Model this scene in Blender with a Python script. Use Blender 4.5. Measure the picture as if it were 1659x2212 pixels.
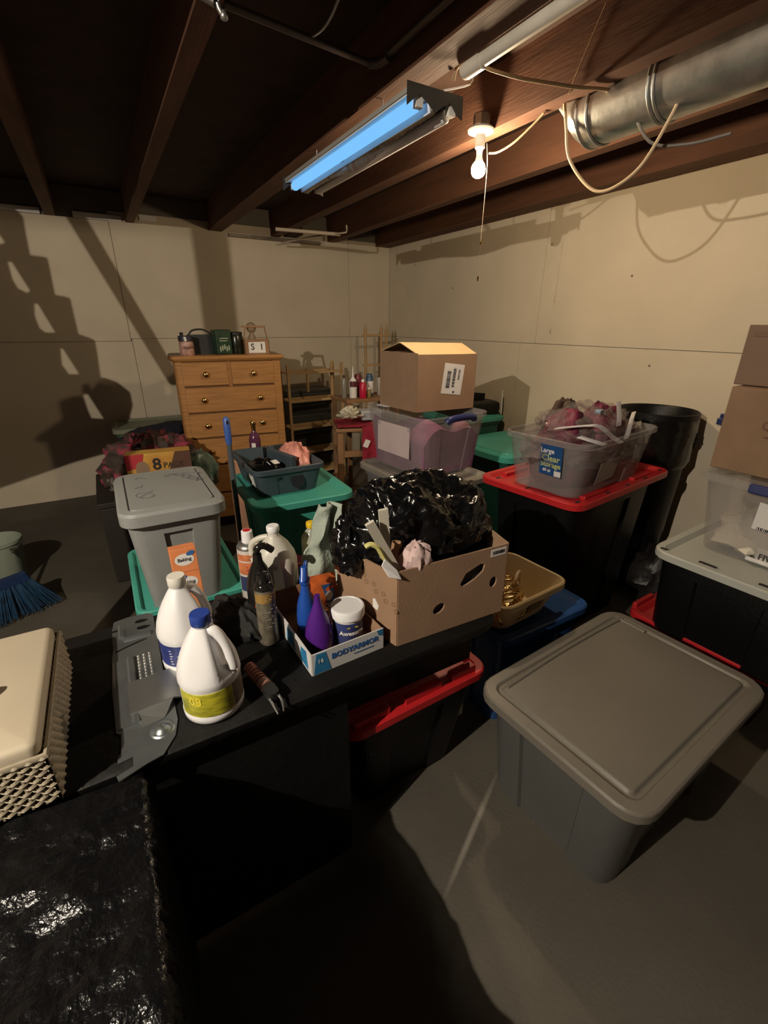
import bpy, bmesh, math, random
from math import sin, cos, pi, radians as R
from mathutils import Matrix, Vector, noise
random.seed(7)
scn = bpy.context.scene
COL = scn.collection
for o in list(bpy.data.objects): bpy.data.objects.remove(o)

# ------------------------------------------------------------------ camera
F_PX, PITCH, ROLL, HEAD, CAM_H = 985.0, R(22.4), R(0.35), R(30.6), 1.70
fw = Vector((sin(HEAD)*cos(PITCH), cos(HEAD)*cos(PITCH), -sin(PITCH)))
rt = Vector((cos(HEAD), -sin(HEAD), 0)); up = rt.cross(fw)
rt, up = cos(ROLL)*rt + sin(ROLL)*up, -sin(ROLL)*rt + cos(ROLL)*up
cd = bpy.data.cameras.new('camera'); cam = bpy.data.objects.new('camera', cd); COL.objects.link(cam)
m = Matrix((rt, up, -fw)).transposed().to_4x4(); m.translation = (0, 0, CAM_H); cam.matrix_world = m
cd.sensor_fit = 'HORIZONTAL'; cd.sensor_width = 36; cd.lens = F_PX*36/1659; cd.clip_start = .02
scn.camera = cam
# ------------------------------------------------------------------ world, exposure
w = bpy.data.worlds.new('world'); scn.world = w; w.use_nodes = True
w.node_tree.nodes['Background'].inputs[0].default_value = (1, .8, .6, 1)
w.node_tree.nodes['Background'].inputs[1].default_value = .004
scn.view_settings.view_transform = 'Standard'; scn.view_settings.look = 'None'
scn.view_settings.gamma = 1; scn.view_settings.use_curve_mapping = False
scn.view_settings.exposure = 0.0
BULB_P = (1.75, 2.08, 2.395); BULB_STRENGTH = 1050.0
LAMP2_P = (-1.65, .25, 2.53); LAMP2_W = 325.0
# second bare bulb of the cellar, by the stairs to the left (outside the picture)
l2 = bpy.data.lights.new('stair_lamp_light', 'POINT'); l2.energy = LAMP2_W; l2.color = (1, .87, .70); l2.shadow_soft_size = .012
l2o = bpy.data.objects.new('stair_lamp_light', l2); COL.objects.link(l2o); l2o.location = LAMP2_P

# ------------------------------------------------------------------ materials
def S(r, g, b):
    f = lambda c: (c/255/12.92) if c/255 <= .04045 else ((c/255+.055)/1.055)**2.4
    return (f(r), f(g), f(b), 1)
MATS = {}
def mat(key, col=None, rough=.5, metal=0, var=.0, vs=6, bump=0, bs=60, col2=None, trans=0, gloss_only=False, emit=0, spec=.5, stretch=None, detail=3):
    if key in MATS: return MATS[key]
    m = bpy.data.materials.new(key); m.use_nodes = True; nt = m.node_tree; N = nt.nodes; L = nt.links
    p = N['Principled BSDF']; out = N['Material Output']
    p.inputs['Roughness'].default_value = rough; p.inputs['Metallic'].default_value = metal
    p.inputs['Specular IOR Level'].default_value = spec
    p.inputs['Base Color'].default_value = col
    tc = N.new('ShaderNodeTexCoord'); src = tc.outputs['Object']
    if stretch:
        mp = N.new('ShaderNodeMapping'); mp.inputs['Scale'].default_value = stretch
        L.new(src, mp.inputs[0]); src = mp.outputs[0]
    nz = N.new('ShaderNodeTexNoise'); nz.inputs['Scale'].default_value = vs; nz.inputs['Detail'].default_value = detail
    L.new(src, nz.inputs['Vector'])
    mx = N.new('ShaderNodeMix'); mx.data_type = 'RGBA'
    c2 = col2 or tuple(max(0, c*(1-(var or .06)*2)) for c in col[:3])+(1,)
    mx.inputs[6].default_value = c2; mx.inputs[7].default_value = col
    rp = N.new('ShaderNodeMapRange'); rp.inputs[1].default_value = .3; rp.inputs[2].default_value = .65
    L.new(nz.outputs[0], rp.inputs[0]); L.new(rp.outputs[0], mx.inputs[0]); L.new(mx.outputs[2], p.inputs['Base Color'])
    if bump:
        n2 = N.new('ShaderNodeTexNoise'); n2.inputs['Scale'].default_value = bs; n2.inputs['Detail'].default_value = 4
        L.new(src, n2.inputs['Vector'])
        b = N.new('ShaderNodeBump'); b.inputs['Strength'].default_value = bump; b.inputs['Distance'].default_value = .02
        L.new(n2.outputs[0], b.inputs['Height']); L.new(b.outputs[0], p.inputs['Normal'])
    if emit:
        p.inputs['Emission Color'].default_value = col; p.inputs['Emission Strength'].default_value = emit
    if trans:
        t = N.new('ShaderNodeBsdfTransparent'); t.inputs[0].default_value = tuple(.55+.45*c for c in col[:3])+(1,)
        ms = N.new('ShaderNodeMixShader'); ms.inputs[0].default_value = 1-trans
        L.new(t.outputs[0], ms.inputs[1]); L.new(p.outputs[0], ms.inputs[2]); L.new(ms.outputs[0], out.inputs[0])
    MATS[key] = m; return m
def glow(key, col, strength):
    m = bpy.data.materials.new(key); m.use_nodes = True; nt = m.node_tree
    nt.nodes.remove(nt.nodes['Principled BSDF']); e = nt.nodes.new('ShaderNodeEmission')
    e.inputs[0].default_value = col; e.inputs[1].default_value = strength
    nt.links.new(e.outputs[0], nt.nodes['Material Output'].inputs[0]); return m

WALL = mat('painted_wallboard', (.61, .53, .405, 1), .75, var=.05, vs=2.2, bump=.15, bs=160)
GAP = mat('wallboard_joint', (.17, .15, .12, 1), .9)
JOIST = mat('stained_joist_timber', (.135, .057, .03, 1), .8, var=.18, vs=3, stretch=(6, .6, 6), bump=.12, bs=18)
DARKW = mat('dark_subfloor_timber', (.05, .024, .015, 1), .85, var=.2, vs=5)
CARD = mat('brown_cardboard', (.30, .185, .112, 1), .8, var=.06, vs=9, bump=.08, bs=120)
CARDIN = mat('cardboard_inside', (.30, .17, .09, 1), .85, var=.08, vs=8)
CARDTOP = mat('lit_cardboard_flap', (.62, .44, .24, 1), .8, var=.05, vs=8)  # paler and yellower: light on the flaps put into the colour
BLK = mat('black_tote_plastic', (.0035, .0035, .004, 1), .42, bump=.1, bs=90, spec=.3)
BAG = mat('black_bag_film', (.004, .004, .0045, 1), .2, bump=.22, bs=22, spec=.55)
BAG2 = mat('wrinkled_black_film', (.004, .004, .0045, 1), .24, bump=.45, bs=34, spec=.33)
RED = mat('red_lid_plastic', (.50, .018, .022, 1), .35, var=.05)
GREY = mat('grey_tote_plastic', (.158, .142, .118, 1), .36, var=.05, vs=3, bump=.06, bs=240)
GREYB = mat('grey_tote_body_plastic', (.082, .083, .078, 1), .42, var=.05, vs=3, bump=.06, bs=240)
LGREY = mat('light_grey_tote_plastic', (.25, .26, .255, 1), .45, var=.06, vs=4, bump=.08, bs=200)
TEAL = mat('teal_tote_plastic', (.06, .35, .28, 1), .4, var=.08, vs=4)
SLATE = mat('slate_tote_plastic', (.045, .066, .082, 1), .45, var=.08, vs=4)
BLUE = mat('blue_tote_plastic', (.02, .07, .22, 1), .35, var=.08, vs=3)
NAVY = mat('navy_handle_plastic', (.018, .028, .12, 1), .4)
CLEAR = mat('cloudy_clear_plastic', (.72, .70, .69, 1), .28, trans=.86, var=.03)
FILM = mat('clear_wrap_film', (.62, .56, .54, 1), .06, trans=.84, bump=1.0, bs=26, spec=.9)
WHITEP = mat('white_jug_plastic', (.78, .78, .80, 1), .32, var=.02)
WHITE = mat('white_paper', (.72, .70, .68, 1), .7, var=.03)
CREAM = mat('cream_plastic', (.62, .50, .33, 1), .45, var=.06, vs=8)
GALV = mat('galvanised_steel', (.50, .50, .48, 1), .36, metal=.9, var=.15, vs=14, bump=.05, bs=50)
ZINC = mat('zinc_plate', (.33, .36, .37, 1), .36, metal=.85, var=.1, vs=12)
OAK = mat('oak_veneer', (.42, .205, .068, 1), .42, var=.16, vs=4, stretch=(1.2, 1.2, 14), bump=.05, bs=40)
OAKD = mat('oak_edge', (.36, .165, .05, 1), .45, var=.16, vs=4, stretch=(1.2, 1.2, 10))
BRASS = mat('polished_brass', (.80, .52, .18, 1), .2, metal=1)
PINE = mat('bare_pine', (.52, .34, .16, 1), .6, var=.12, vs=6)
DPINE = mat('aged_wood', (.30, .16, .075, 1), .6, var=.15, vs=8)
INK = mat('black_ink', (.015, .015, .018, 1), .6)
BINK = mat('blue_ink', (.03, .12, .33, 1), .5)
CLOTH = mat('black_table_cover', (.0045, .0042, .004, 1), .6, var=.3, vs=5, bump=.15, bs=30, spec=.3)

# ------------------------------------------------------------------ mesh helpers: each returns (verts, faces)
def box(lo, hi):
    x0, y0, z0 = lo; x1, y1, z1 = hi
    v = [(x0,y0,z0),(x1,y0,z0),(x1,y1,z0),(x0,y1,z0),(x0,y0,z1),(x1,y0,z1),(x1,y1,z1),(x0,y1,z1)]
    return v, [(0,3,2,1),(4,5,6,7),(0,1,5,4),(1,2,6,5),(2,3,7,6),(3,0,4,7)]
def cbox(c, s): return box([c[i]-s[i]/2 for i in range(3)], [c[i]+s[i]/2 for i in range(3)])
def xf(g, mtx): return [tuple(mtx @ Vector(p)) for p in g[0]], g[1]
def rot(g, ax, deg, at=(0,0,0)):
    return xf(g, Matrix.Translation(at) @ Matrix.Rotation(R(deg), 4, ax) @ Matrix.Translation([-a for a in at]))
def move(g, d): return [(p[0]+d[0], p[1]+d[1], p[2]+d[2]) for p in g[0]], g[1]
def join(*gs):
    v, f = [], []
    for a, b in gs:
        k = len(v); v += list(a); f += [tuple(i+k for i in q) for q in b]
    return v, f
def loft(rings, cap0=True, cap1=True):
    n = len(rings[0]); v = [p for r in rings for p in r]; f = []
    for k in range(len(rings)-1):
        for i in range(n):
            j = (i+1) % n; f.append((k*n+i, k*n+j, (k+1)*n+j, (k+1)*n+i))
    if cap0: f.append(tuple(range(n-1, -1, -1)))
    if cap1: f.append(tuple((len(rings)-1)*n+i for i in range(n)))
    return v, f
def lathe(prof, n=24, cap0=True, cap1=True, c=(0, 0)):
    return loft([[(c[0]+r*cos(2*pi*i/n), c[1]+r*sin(2*pi*i/n), z) for i in range(n)] for r, z in prof], cap0, cap1)
def rrect(w, d, r, z, inset=0, fx=.55, fy=.55, cx=0, cy=0, bulge=0):
    """rounded rectangle ring; the middle of every side may be set in (ribbed tote walls)"""
    pts = []; hw, hd = w/2, d/2; r = min(r, hw*.9, hd*.9)
    def arc(x, y, a0):
        for k in range(5):
            a = a0+pi/2*k/4; pts.append((x+r*cos(a), y+r*sin(a)))
    arc(hw-r, hd-r, 0)
    for s, q in ((fx, 0), (fx*.94, 1), (0, 1.0), (-fx*.94, 1), (-fx, 0)):
        pts.append((s*(hw-r), hd+(bulge if s == 0 else bulge*(1-abs(s))) - inset*q))
    arc(-hw+r, hd-r, pi/2)
    for s, q in ((fy, 0), (fy*.94, 1), (0, 1), (-fy*.94, 1), (-fy, 0)):
        pts.append((-hw-(bulge*(1-abs(s)))+inset*q, s*(hd-r)))
    arc(-hw+r, -hd+r, pi)
    for s, q in ((-fx, 0), (-fx*.94, 1), (0, 1), (fx*.94, 1), (fx, 0)):
        pts.append((s*(hw-r), -hd-(bulge*(1-abs(s)))+inset*q))
    arc(hw-r, -hd+r, 1.5*pi)
    for s, q in ((-fy, 0), (-fy*.94, 1), (0, 1), (fy*.94, 1), (fy, 0)):
        pts.append((hw+(bulge*(1-abs(s)))-inset*q, s*(hd-r)))
    return [(x+cx, y+cy, z) for x, y in pts]
def tube(path, r, n=8, closed=False, rr=None):
    P = [Vector(p) for p in path]; rings = []; ref = Vector((0, 0, 1))
    for i, p in enumerate(P):
        a = P[i-1] if i > 0 or closed else P[i]; b = P[(i+1) % len(P)] if i < len(P)-1 or closed else P[i]
        t = (b-a).normalized()
        u = t.cross(ref)
        if u.length < .15: u = t.cross(Vector((1, 0, 0)))
        u.normalize(); v = u.cross(t); q = rr[i] if rr else r
        rings.append([tuple(p+q*(cos(2*pi*k/n)*u+sin(2*pi*k/n)*v)) for k in range(n)])
    if closed: rings.append(rings[0]); return loft(rings, False, False)
    return loft(rings)
def smoothpath(pts, n=8):
    P = [Vector(p) for p in pts]; out = []
    for i in range(len(P)-1):
        p0 = P[max(i-1, 0)]; p1 = P[i]; p2 = P[i+1]; p3 = P[min(i+2, len(P)-1)]
        for k in range(n):
            t = k/n
            out.append(.5*((2*p1)+(p2-p0)*t+(2*p0-5*p1+4*p2-p3)*t*t+(3*p1-p0-3*p2+p3)*t**3))
    out.append(P[-1]); return out
def band(r0, z0, r1, z1, a0, a1, n=16, th=.0012):
    """label wrapped on a round body between two angles (degrees)"""
    o0, o1, i0, i1 = [], [], [], []
    for k in range(n+1):
        a = R(a0+(a1-a0)*k/n); o0.append(((r0+th)*cos(a), (r0+th)*sin(a), z0)); o1.append(((r1+th)*cos(a), (r1+th)*sin(a), z1))
        i0.append(((r0-.002)*cos(a), (r0-.002)*sin(a), z0)); i1.append(((r1-.002)*cos(a), (r1-.002)*sin(a), z1))
    v = o0+o1+i0+i1; m = n+1; f = []
    for k in range(n):
        f += [(k, k+1, m+k+1, m+k), (k, 2*m+k, 2*m+k+1, k+1), (m+k, m+k+1, 3*m+k+1, 3*m+k)]
    return v, f
def plate(outer, holes=(), th=.003):
    """flat sheet in XY with real holes"""
    cu = bpy.data.curves.new('c', 'CURVE'); cu.dimensions = '2D'; cu.fill_mode = 'BOTH'; cu.extrude = th/2
    for poly in [outer]+list(holes):
        s = cu.splines.new('POLY'); s.points.add(len(poly)-1); s.use_cyclic_u = True
        for p, q in zip(s.points, poly): p.co = (q[0], q[1], 0, 1)
    o = bpy.data.objects.new('c', cu); COL.objects.link(o)
    me = bpy.data.meshes.new_from_object(o.evaluated_get(bpy.context.evaluated_depsgraph_get()))
    g = [tuple(v.co) for v in me.vertices], [tuple(p.vertices) for p in me.polygons]
    bpy.data.objects.remove(o); bpy.data.curves.remove(cu); bpy.data.meshes.remove(me); return g
def ell(cx, cy, rx, ry, n=18, a=0):
    return [(cx+rx*cos(t)*cos(a)-ry*sin(t)*sin(a), cy+rx*cos(t)*sin(a)+ry*sin(t)*cos(a)) for t in [2*pi*k/n for k in range(n)]]
def panel(p, q, z0, z1, th=.005, holes=(), lean=0):
    """upright sheet between two plan points; holes in (along, up)"""
    p = Vector((p[0], p[1], 0)); q = Vector((q[0], q[1], 0)); L = (q-p).length; u = (q-p).normalized(); nrm = Vector((u.y, -u.x, 0))
    g = plate([(0, 0), (L, 0), (L, z1-z0), (0, z1-z0)], holes, th)
    upv = (Vector((0, 0, 1))+nrm*lean).normalized()
    return [tuple(p+Vector((0, 0, z0))+u*a+upv*b+nrm*c) for a, b, c in g[0]], g[1]
def words(s, size, ext=.0004, bold=0):
    cu = bpy.data.curves.new('t', 'FONT'); cu.body = s; cu.size = size; cu.extrude = ext; cu.align_x = 'CENTER'; cu.align_y = 'CENTER'; cu.offset = bold; cu.resolution_u = 3
    o = bpy.data.objects.new('t', cu); COL.objects.link(o)
    me = bpy.data.meshes.new_from_object(o.evaluated_get(bpy.context.evaluated_depsgraph_get()))
    g = [tuple(v.co) for v in me.vertices], [tuple(p.vertices) for p in me.polygons]
    bpy.data.objects.remove(o); bpy.data.curves.remove(cu); bpy.data.meshes.remove(me); return g
def printlines(w, n, pitch=.009, h=.0026):
    return join(*[box((-w/2, -pitch*k-h/2, 0), (w/2-w*.3*((k*7) % 3)/2, -pitch*k+h/2, .0004)) for k in range(n)])
def onface(g, at, az, tilt=0, spin=0):
    """flat XY geometry -> upright, facing -Y turned by az; tilt leans it back; spin turns in its own plane"""
    return xf(g, Matrix.Translation(at) @ Matrix.Rotation(R(az), 4, 'Z') @ Matrix.Rotation(R(90-tilt), 4, 'X') @ Matrix.Rotation(R(spin), 4, 'Z'))
def wrap(g, r, az, z, c=(0, 0)):
    """flat lettering bent round a cylinder"""
    out = []
    for x, y, d in g[0]:
        a = R(az)+x/r; out.append((c[0]+(r+d+.0016)*cos(a), c[1]+(r+d+.0016)*sin(a), z+y))
    return out, g[1]

# ------------------------------------------------------------------ object helpers
def mk(name, g, ma, parent=None, loc=(0,0,0), rz=0, smooth=None, bevel=0, seg=2, sub=0):
    me = bpy.data.meshes.new(name); me.from_pydata([tuple(p) for p in g[0]], [], g[1]); me.update()
    bm = bmesh.new(); bm.from_mesh(me); bmesh.ops.recalc_face_normals(bm, faces=bm.faces); bm.to_mesh(me); bm.free()
    me.materials.append(ma if not isinstance(ma, str) else MATS[ma])
    o = bpy.data.objects.new(name, me); COL.objects.link(o); o.location = loc; o.rotation_euler = (0, 0, R(rz))
    if parent: o.parent = parent
    if bevel:
        b = o.modifiers.new('b', 'BEVEL'); b.width = bevel; b.segments = seg; b.limit_method = 'ANGLE'; b.angle_limit = R(40)
    if sub:
        s = o.modifiers.new('s', 'SUBSURF'); s.levels = sub; s.render_levels = sub
    if smooth:
        me.polygons.foreach_set('use_smooth', [True]*len(me.polygons))
        try: me.set_sharp_from_angle(angle=R(smooth))
        except Exception: pass
    return o
def tag(o, label, cat=None, group=None, kind=None):
    o['label'] = label
    if cat: o['category'] = cat
    if group: o['group'] = group
    if kind: o['kind'] = kind
    return o
def thing(name, label, cat, loc=(0,0,0), rz=0, group=None):
    o = bpy.data.objects.new(name, None); COL.objects.link(o); o.empty_display_size = .05
    o.location = loc; o.rotation_euler = (0, 0, R(rz)); return tag(o, label, cat, group)
def struct(o): o['kind'] = 'structure'; return o

# ================================================================== THE ROOM
WX, WY, JB, JT = 3.30, 5.48, 2.56, 2.80
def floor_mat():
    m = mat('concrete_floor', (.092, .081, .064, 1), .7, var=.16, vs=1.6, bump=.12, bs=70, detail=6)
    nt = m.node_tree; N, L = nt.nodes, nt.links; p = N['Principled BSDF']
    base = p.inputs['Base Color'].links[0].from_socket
    # long narrow pale streak mixed into the concrete colour
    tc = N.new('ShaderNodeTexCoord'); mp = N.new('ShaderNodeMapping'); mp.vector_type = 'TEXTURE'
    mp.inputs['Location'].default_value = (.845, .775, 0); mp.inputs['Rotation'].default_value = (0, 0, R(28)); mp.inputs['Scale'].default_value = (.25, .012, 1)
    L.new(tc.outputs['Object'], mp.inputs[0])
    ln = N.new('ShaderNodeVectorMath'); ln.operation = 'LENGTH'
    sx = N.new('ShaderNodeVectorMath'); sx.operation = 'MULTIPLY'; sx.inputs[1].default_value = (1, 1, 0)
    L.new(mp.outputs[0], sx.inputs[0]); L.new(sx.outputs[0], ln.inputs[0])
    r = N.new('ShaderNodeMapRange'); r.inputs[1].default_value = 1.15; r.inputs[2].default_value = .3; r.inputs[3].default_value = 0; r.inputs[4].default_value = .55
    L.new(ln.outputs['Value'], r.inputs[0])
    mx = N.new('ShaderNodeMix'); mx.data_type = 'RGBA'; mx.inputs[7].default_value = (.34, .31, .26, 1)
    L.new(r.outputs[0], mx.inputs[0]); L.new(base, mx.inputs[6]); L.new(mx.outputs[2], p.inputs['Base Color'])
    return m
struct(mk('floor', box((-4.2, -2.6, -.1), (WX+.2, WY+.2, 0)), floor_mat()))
struct(mk('wall_back', box((-4.2, -2.6, 0), (WX+.2, -2.5, 2.9)), DARKW))
struct(mk('wall_side', box((-4.2, -2.5, 0), (-4.1, WY+.2, 2.9)), DARKW))
wl = struct(mk('wall_left', box((-4.1, WY+.012, 0), (WX+.1, WY+.15, 2.9)), GAP))
wr = struct(mk('wall_right', box((WX+.012, -2.5, 0), (WX+.15, WY+.012, 2.9)), GAP))
def wp_left(x0, x1, z0, z1): mk('wallboard_panel', box((x0+.002, WY, z0+.002), (x1-.002, WY+.013, z1-.002)), WALL, wl)
def wp_right(y0, y1, z0, z1): mk('wallboard_panel', box((WX, y0+.002, z0+.002), (WX+.013, y1-.002, z1-.002)), WALL, wr)
for a in ((-4.1, -2.14, 0, 1.528), (-4.1, -2.14, 1.528, 2.56), (-2.14, .30, 0, 1.528), (-2.14, .29, 1.528, 2.56), (.30, 2.74, 0, 1.55), (.29, 2.73, 1.55, 2.64), (2.74, WX, 0, 1.55), (2.73, WX, 1.55, 2.60)): wp_left(*a)
for a in ((-2.5, .73, 0, 1.55), (-2.5, .6, 1.55, 2.8), (.73, 3.17, 0, 1.55), (.6, 3.0, 1.55, 2.8), (3.17, WY, 0, 1.55), (3.0, WY, 1.55, 2.8)): wp_right(*a)
for y, z in ((1.94, 1.44), (4.9, 2.33), (2.95, 2.30), (4.2, 2.05), (2.2, 2.02)):
    mk('nail_mark', xf(lathe([(.009, 0), (.006, .003), (.001, .004)], 8), Matrix.Translation((WX, y, z)) @ Matrix.Rotation(-pi/2, 4, 'Y')), GAP, wr)
ceil = struct(mk('ceiling', box((-4.2, -2.6, JT), (WX+.2, WY+.2, JT+.1)), DARKW))
for x0, x1 in ((-3.46, -3.39), (-2.8, -2.73), (-2.15, -2.08), (-1.5, -1.43), (-.85, -.78), (-.19, -.11), (.43, .50), (1.17, 1.30), (1.81, 1.90), (2.47, 2.55), (3.10, 3.29)):
    mk('joist', box((x0, -2.5, JB), (x1, WY+.1, JT)), JOIST, ceil)
# rim blocking and the sill board on top of the left wall
mk('rim_board', box((-4.1, WY+.014, JB), (1.17, WY+.05, JT)), DARKW, ceil)
for x0, x1, z in ((-.55, -.22, 2.575), (.02, .40, 2.575), (.55, .70, 2.6)):
    mk('sill_board', box((x0, WY-.02, z-.015), (x1, WY+.01, z+.03)), WHITE, ceil)
mk('sill_board', box((1.36, WY-.05, 2.52), (2.35, WY-.002, 2.55)), mat('dusty_sill', (.30, .24, .17, 1), .8, var=.2), ceil)
mk('blocking', box((1.95, WY-.2, 2.57), (2.1, WY, 2.75)), DARKW, ceil)

# --------------------------------------------------- unseen post, handrail and flat stair cut-out, shaped to throw the left wall's shadows
def cast(xw, zw, k): return LAMP2_P[0]+(xw-LAMP2_P[0])*k, LAMP2_P[1]+(WY-LAMP2_P[1])*k, LAMP2_P[2]+(zw-LAMP2_P[2])*k
px, py, _ = cast(1.18, 2, .29)
post = mk('support_post', cbox((0, 0, JB/2), (.07, .07, JB)), DPINE, None, (px, py, 0), 38)
tag(post, 'square wooden support post standing beside the stair cut-out', 'post')
sl_ = thing('shaded_hanging_lamp', 'hanging lamp with an added shallow shade that keeps light off the joists', 'lamp', LAMP2_P)
mk('shade', lathe([(.03, .10), (.03, .095), (.295, .004), (.30, .004), (.034, .104)], 40, False, False), GALV, sl_, smooth=40)  # unseen shade, added to keep the lamp's light off the joists
mk('stem', lathe([(.012, .12), (.012, JT-LAMP2_P[2])], 10), INK, sl_)
st = thing('stair_cutout', 'unseen flat stair cut-out and slanting handrail shaped to shade the left wall', 'stairs', (0, 0, 0))
def sheet(pts, k, th=.035):
    P = [cast(x, z, k) for x, z in pts]; y = P[0][1]
    n = len(P); v = [(p[0], y, p[2]) for p in P]+[(p[0], y+th, p[2]) for p in P]
    f = [tuple(range(n)), tuple(range(2*n-1, n-1, -1))]+[(i, i+n, (i+1) % n+n, (i+1) % n) for i in range(n)]
    return v, f
K = .50
WALLSHAPE = [(-.48, 2.70), (-.36, 2.52), (-.37, 2.42), (-.38, 2.24), (-.26, 2.23), (-.26, 2.18), (-.27, 1.93), (-.16, 1.91), (-.16, 1.84), (-.16, 1.60), (-.04, 1.55), (-.04, 1.48), (-.06, 1.19), (.02, 1.17), (.10, 1.13), (.17, 1.05), (.17, .92), (.12, .80), (.16, .70), (.10, .50), (-.45, .40), (-1.6, .1), (-1.6, 2.70)]
WALLHOLES = [[(-.66, 2.56), (-.60, 2.56), (-.51, 2.32), (-.56, 2.30), (-.64, 2.36)], [(-.55, 2.18), (-.5, 2.18), (-.42, 1.95), (-.45, 1.93), (-.53, 1.98), (-.55, 2.05)], [(-.44, 1.86), (-.39, 1.85), (-.31, 1.60), (-.39, 1.60), (-.45, 1.66), (-.46, 1.76)], [(-.33, 1.48), (-.29, 1.48), (-.20, 1.22), (-.30, 1.22), (-.35, 1.34)], [(-.24, 1.05), (-.18, 1.06), (-.08, .77), (-.21, .79), (-.23, .91)]]
gs_ = plate(WALLSHAPE, WALLHOLES, .06)
mk('stair_shadow_sheet', ([(lambda c: (c[0], c[1]+q[2], c[2]))(cast(q[0], q[1], K)) for q in gs_[0]], gs_[1]), DPINE, st)  # flat holed sheet standing in for stairs, cut to their shadow outline
mk('handrail', sheet([(-.04, 2.62), (.10, 2.62), (.72, 1.08), (.60, 1.08)], .45, .03), DPINE, st)

# ================================================================== CEILING THINGS
# bare bulb in a white porcelain holder
bl = thing('pull_chain_bulb_lamp', 'lit bare light bulb in a white ceiling holder with a pull string', 'lamp', BULB_P)
mk('bulb', lathe([(.021, .030), (.029, .020), (.034, .004), (.033, -.012), (.025, -.026), (.012, -.0335), (.002, -.035)][::-1], 20), glow('lit_bulb_glass', (1, .76, .48, 1), BULB_STRENGTH), bl, smooth=60)
mk('bulb_neck', lathe([(.021, .030), (.017, .042), (.014, .055), (.014, .07), (.016, .075), (.016, .088)], 16), mat('frosted_neck', (.30, .27, .24, 1), .4), bl, smooth=50)
mk('holder', lathe([(.019, .082), (.023, .086), (.024, .136), (.030, .142), (.060, .146), (.063, .154), (.054, .164), (.030, .168)], 28), mat('white_porcelain', (.72, .70, .66, 1), .3), bl, smooth=40)
mk('mounting_box', lathe([(.037, .166), (.039, .172), (.039, .212), (.036, .216)], 8), GALV, bl)
mk('mounting_screw', lathe([(.004, .142), (.004, .147)], 8, c=(-.028, -.03)), GALV, bl)
mk('pull_string', tube(smoothpath([(.018, -.028, .10), (.022, -.033, .05), (.024, -.036, 0), (.022, -.037, -.12), (.018, -.037, -.30)], 5), .0013, 5), mat('string', (.62, .50, .36, 1), .8), bl)
mk('pull_bead', lathe([(.001, -.302), (.004, -.306), (.005, -.314), (.001, -.322)], 8, c=(.018, -.037)), BRASS, bl)
mk('pull_bead', lathe([(.001, -.46), (.004, -.464), (.005, -.472), (.003, -.485), (.001, -.487)], 8, c=(.017, -.037)), BRASS, bl)
mk('pull_string', tube([(.018, -.037, -.30), (.0175, -.037, -.46)], .0004, 4), mat('string', (.62, .50, .36, 1)), bl)
# shop light
fl = thing('fluorescent_shop_light', 'two-channel fluorescent shop light with one lit blue-white tube', 'light fixture', (1.245, 2.42, 2.44))
L2 = .67
gr = mat('grey_enamel', (.30, .29, .27, 1), .5)
mk('housing', join(box((-.105, -L2, .036), (.105, L2, .05)), box((-.113, -L2, .034), (-.107, L2, .05)), box((.107, -L2, .012), (.113, L2, .044)), box((-.012, -L2, -.005), (.012, L2, .04))), gr, fl)
mk('lit_tube', rot(lathe([(.021, -L2+.03), (.024, -L2+.04), (.024, L2-.04), (.021, L2-.03)], 16), 'X', -90), glow('lit_tube_glass', (.21, .56, 1, 1), 1.0), fl, (-.065, 0, .012), smooth=40)
mk('reflector', loft([[(x, y, z) for x, z in ((-.112, .030), (-.098, .035), (-.06, .037), (-.02, .030), (-.012, -.010), (-.015, -.010), (-.024, .026), (-.06, .033), (-.096, .031), (-.112, .026))] for y in (-L2+.01, L2-.01)]), mat('white_reflector', (.8, .8, .82, 1), .4), fl)
mk('spent_tube', rot(lathe([(.020, -L2+.04), (.023, -L2+.05), (.023, L2-.05), (.020, L2-.04)], 14), 'X', -90), mat('unlit_tube_glass', (.80, .79, .84, 1), .25), fl, (.082, 0, .006), smooth=40)
rg = [[(x, -L2+.02+2*(L2-.02)*t, z+.018*sin(9*t+x*30)*(1 if i in (1, 2) else .2)) for i, (x, z) in enumerate(((-.03, .03), (.0, .0-.02*t), (.02, -.012-.01*sin(3*t)), (.05, .01), (.05, .014), (.02, -.007-.01*sin(3*t)), (.0, .005-.02*t), (-.03, .034)))] for t in [k/14 for k in range(15)]]
mk('loose_foil', loft(rg), mat('crinkled_foil', (.42, .41, .43, 1), .22, metal=.85, bump=.7, bs=30), fl, smooth=40)
for s in (-1, 1):
    mk('end_plate', plate([(-.125, -.01), (-.10, .01), (-.07, .03), (-.03, .01), (0, -.012), (.03, .01), (.07, .03), (.10, .0), (.128, -.012), (.128, .06), (-.125, .06)], (), .004), mat('dark_end_plate', (.05, .045, .04, 1), .5), fl).matrix_local = Matrix.Translation((0, s*L2, 0)) @ Matrix.Rotation(pi/2, 4, 'X')
    mk('tube_socket', box((-.08, s*(L2-.018)-.012, -.004), (-.05, s*(L2-.018)+.012, .045)), WHITE, fl)
    mk('tube_socket', box((.07, s*(L2-.018)-.012, -.004), (.10, s*(L2-.018)+.012, .045)), WHITE, fl)
for y in (-.35, .35): mk('hanger_chain', tube([(-.04, y, .05), (-.04, y, .125)], .003, 6), GALV, fl)
mk('driver_box', box((-.045, -.45, .05), (.045, .45, .075)), gr, fl)
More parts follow.
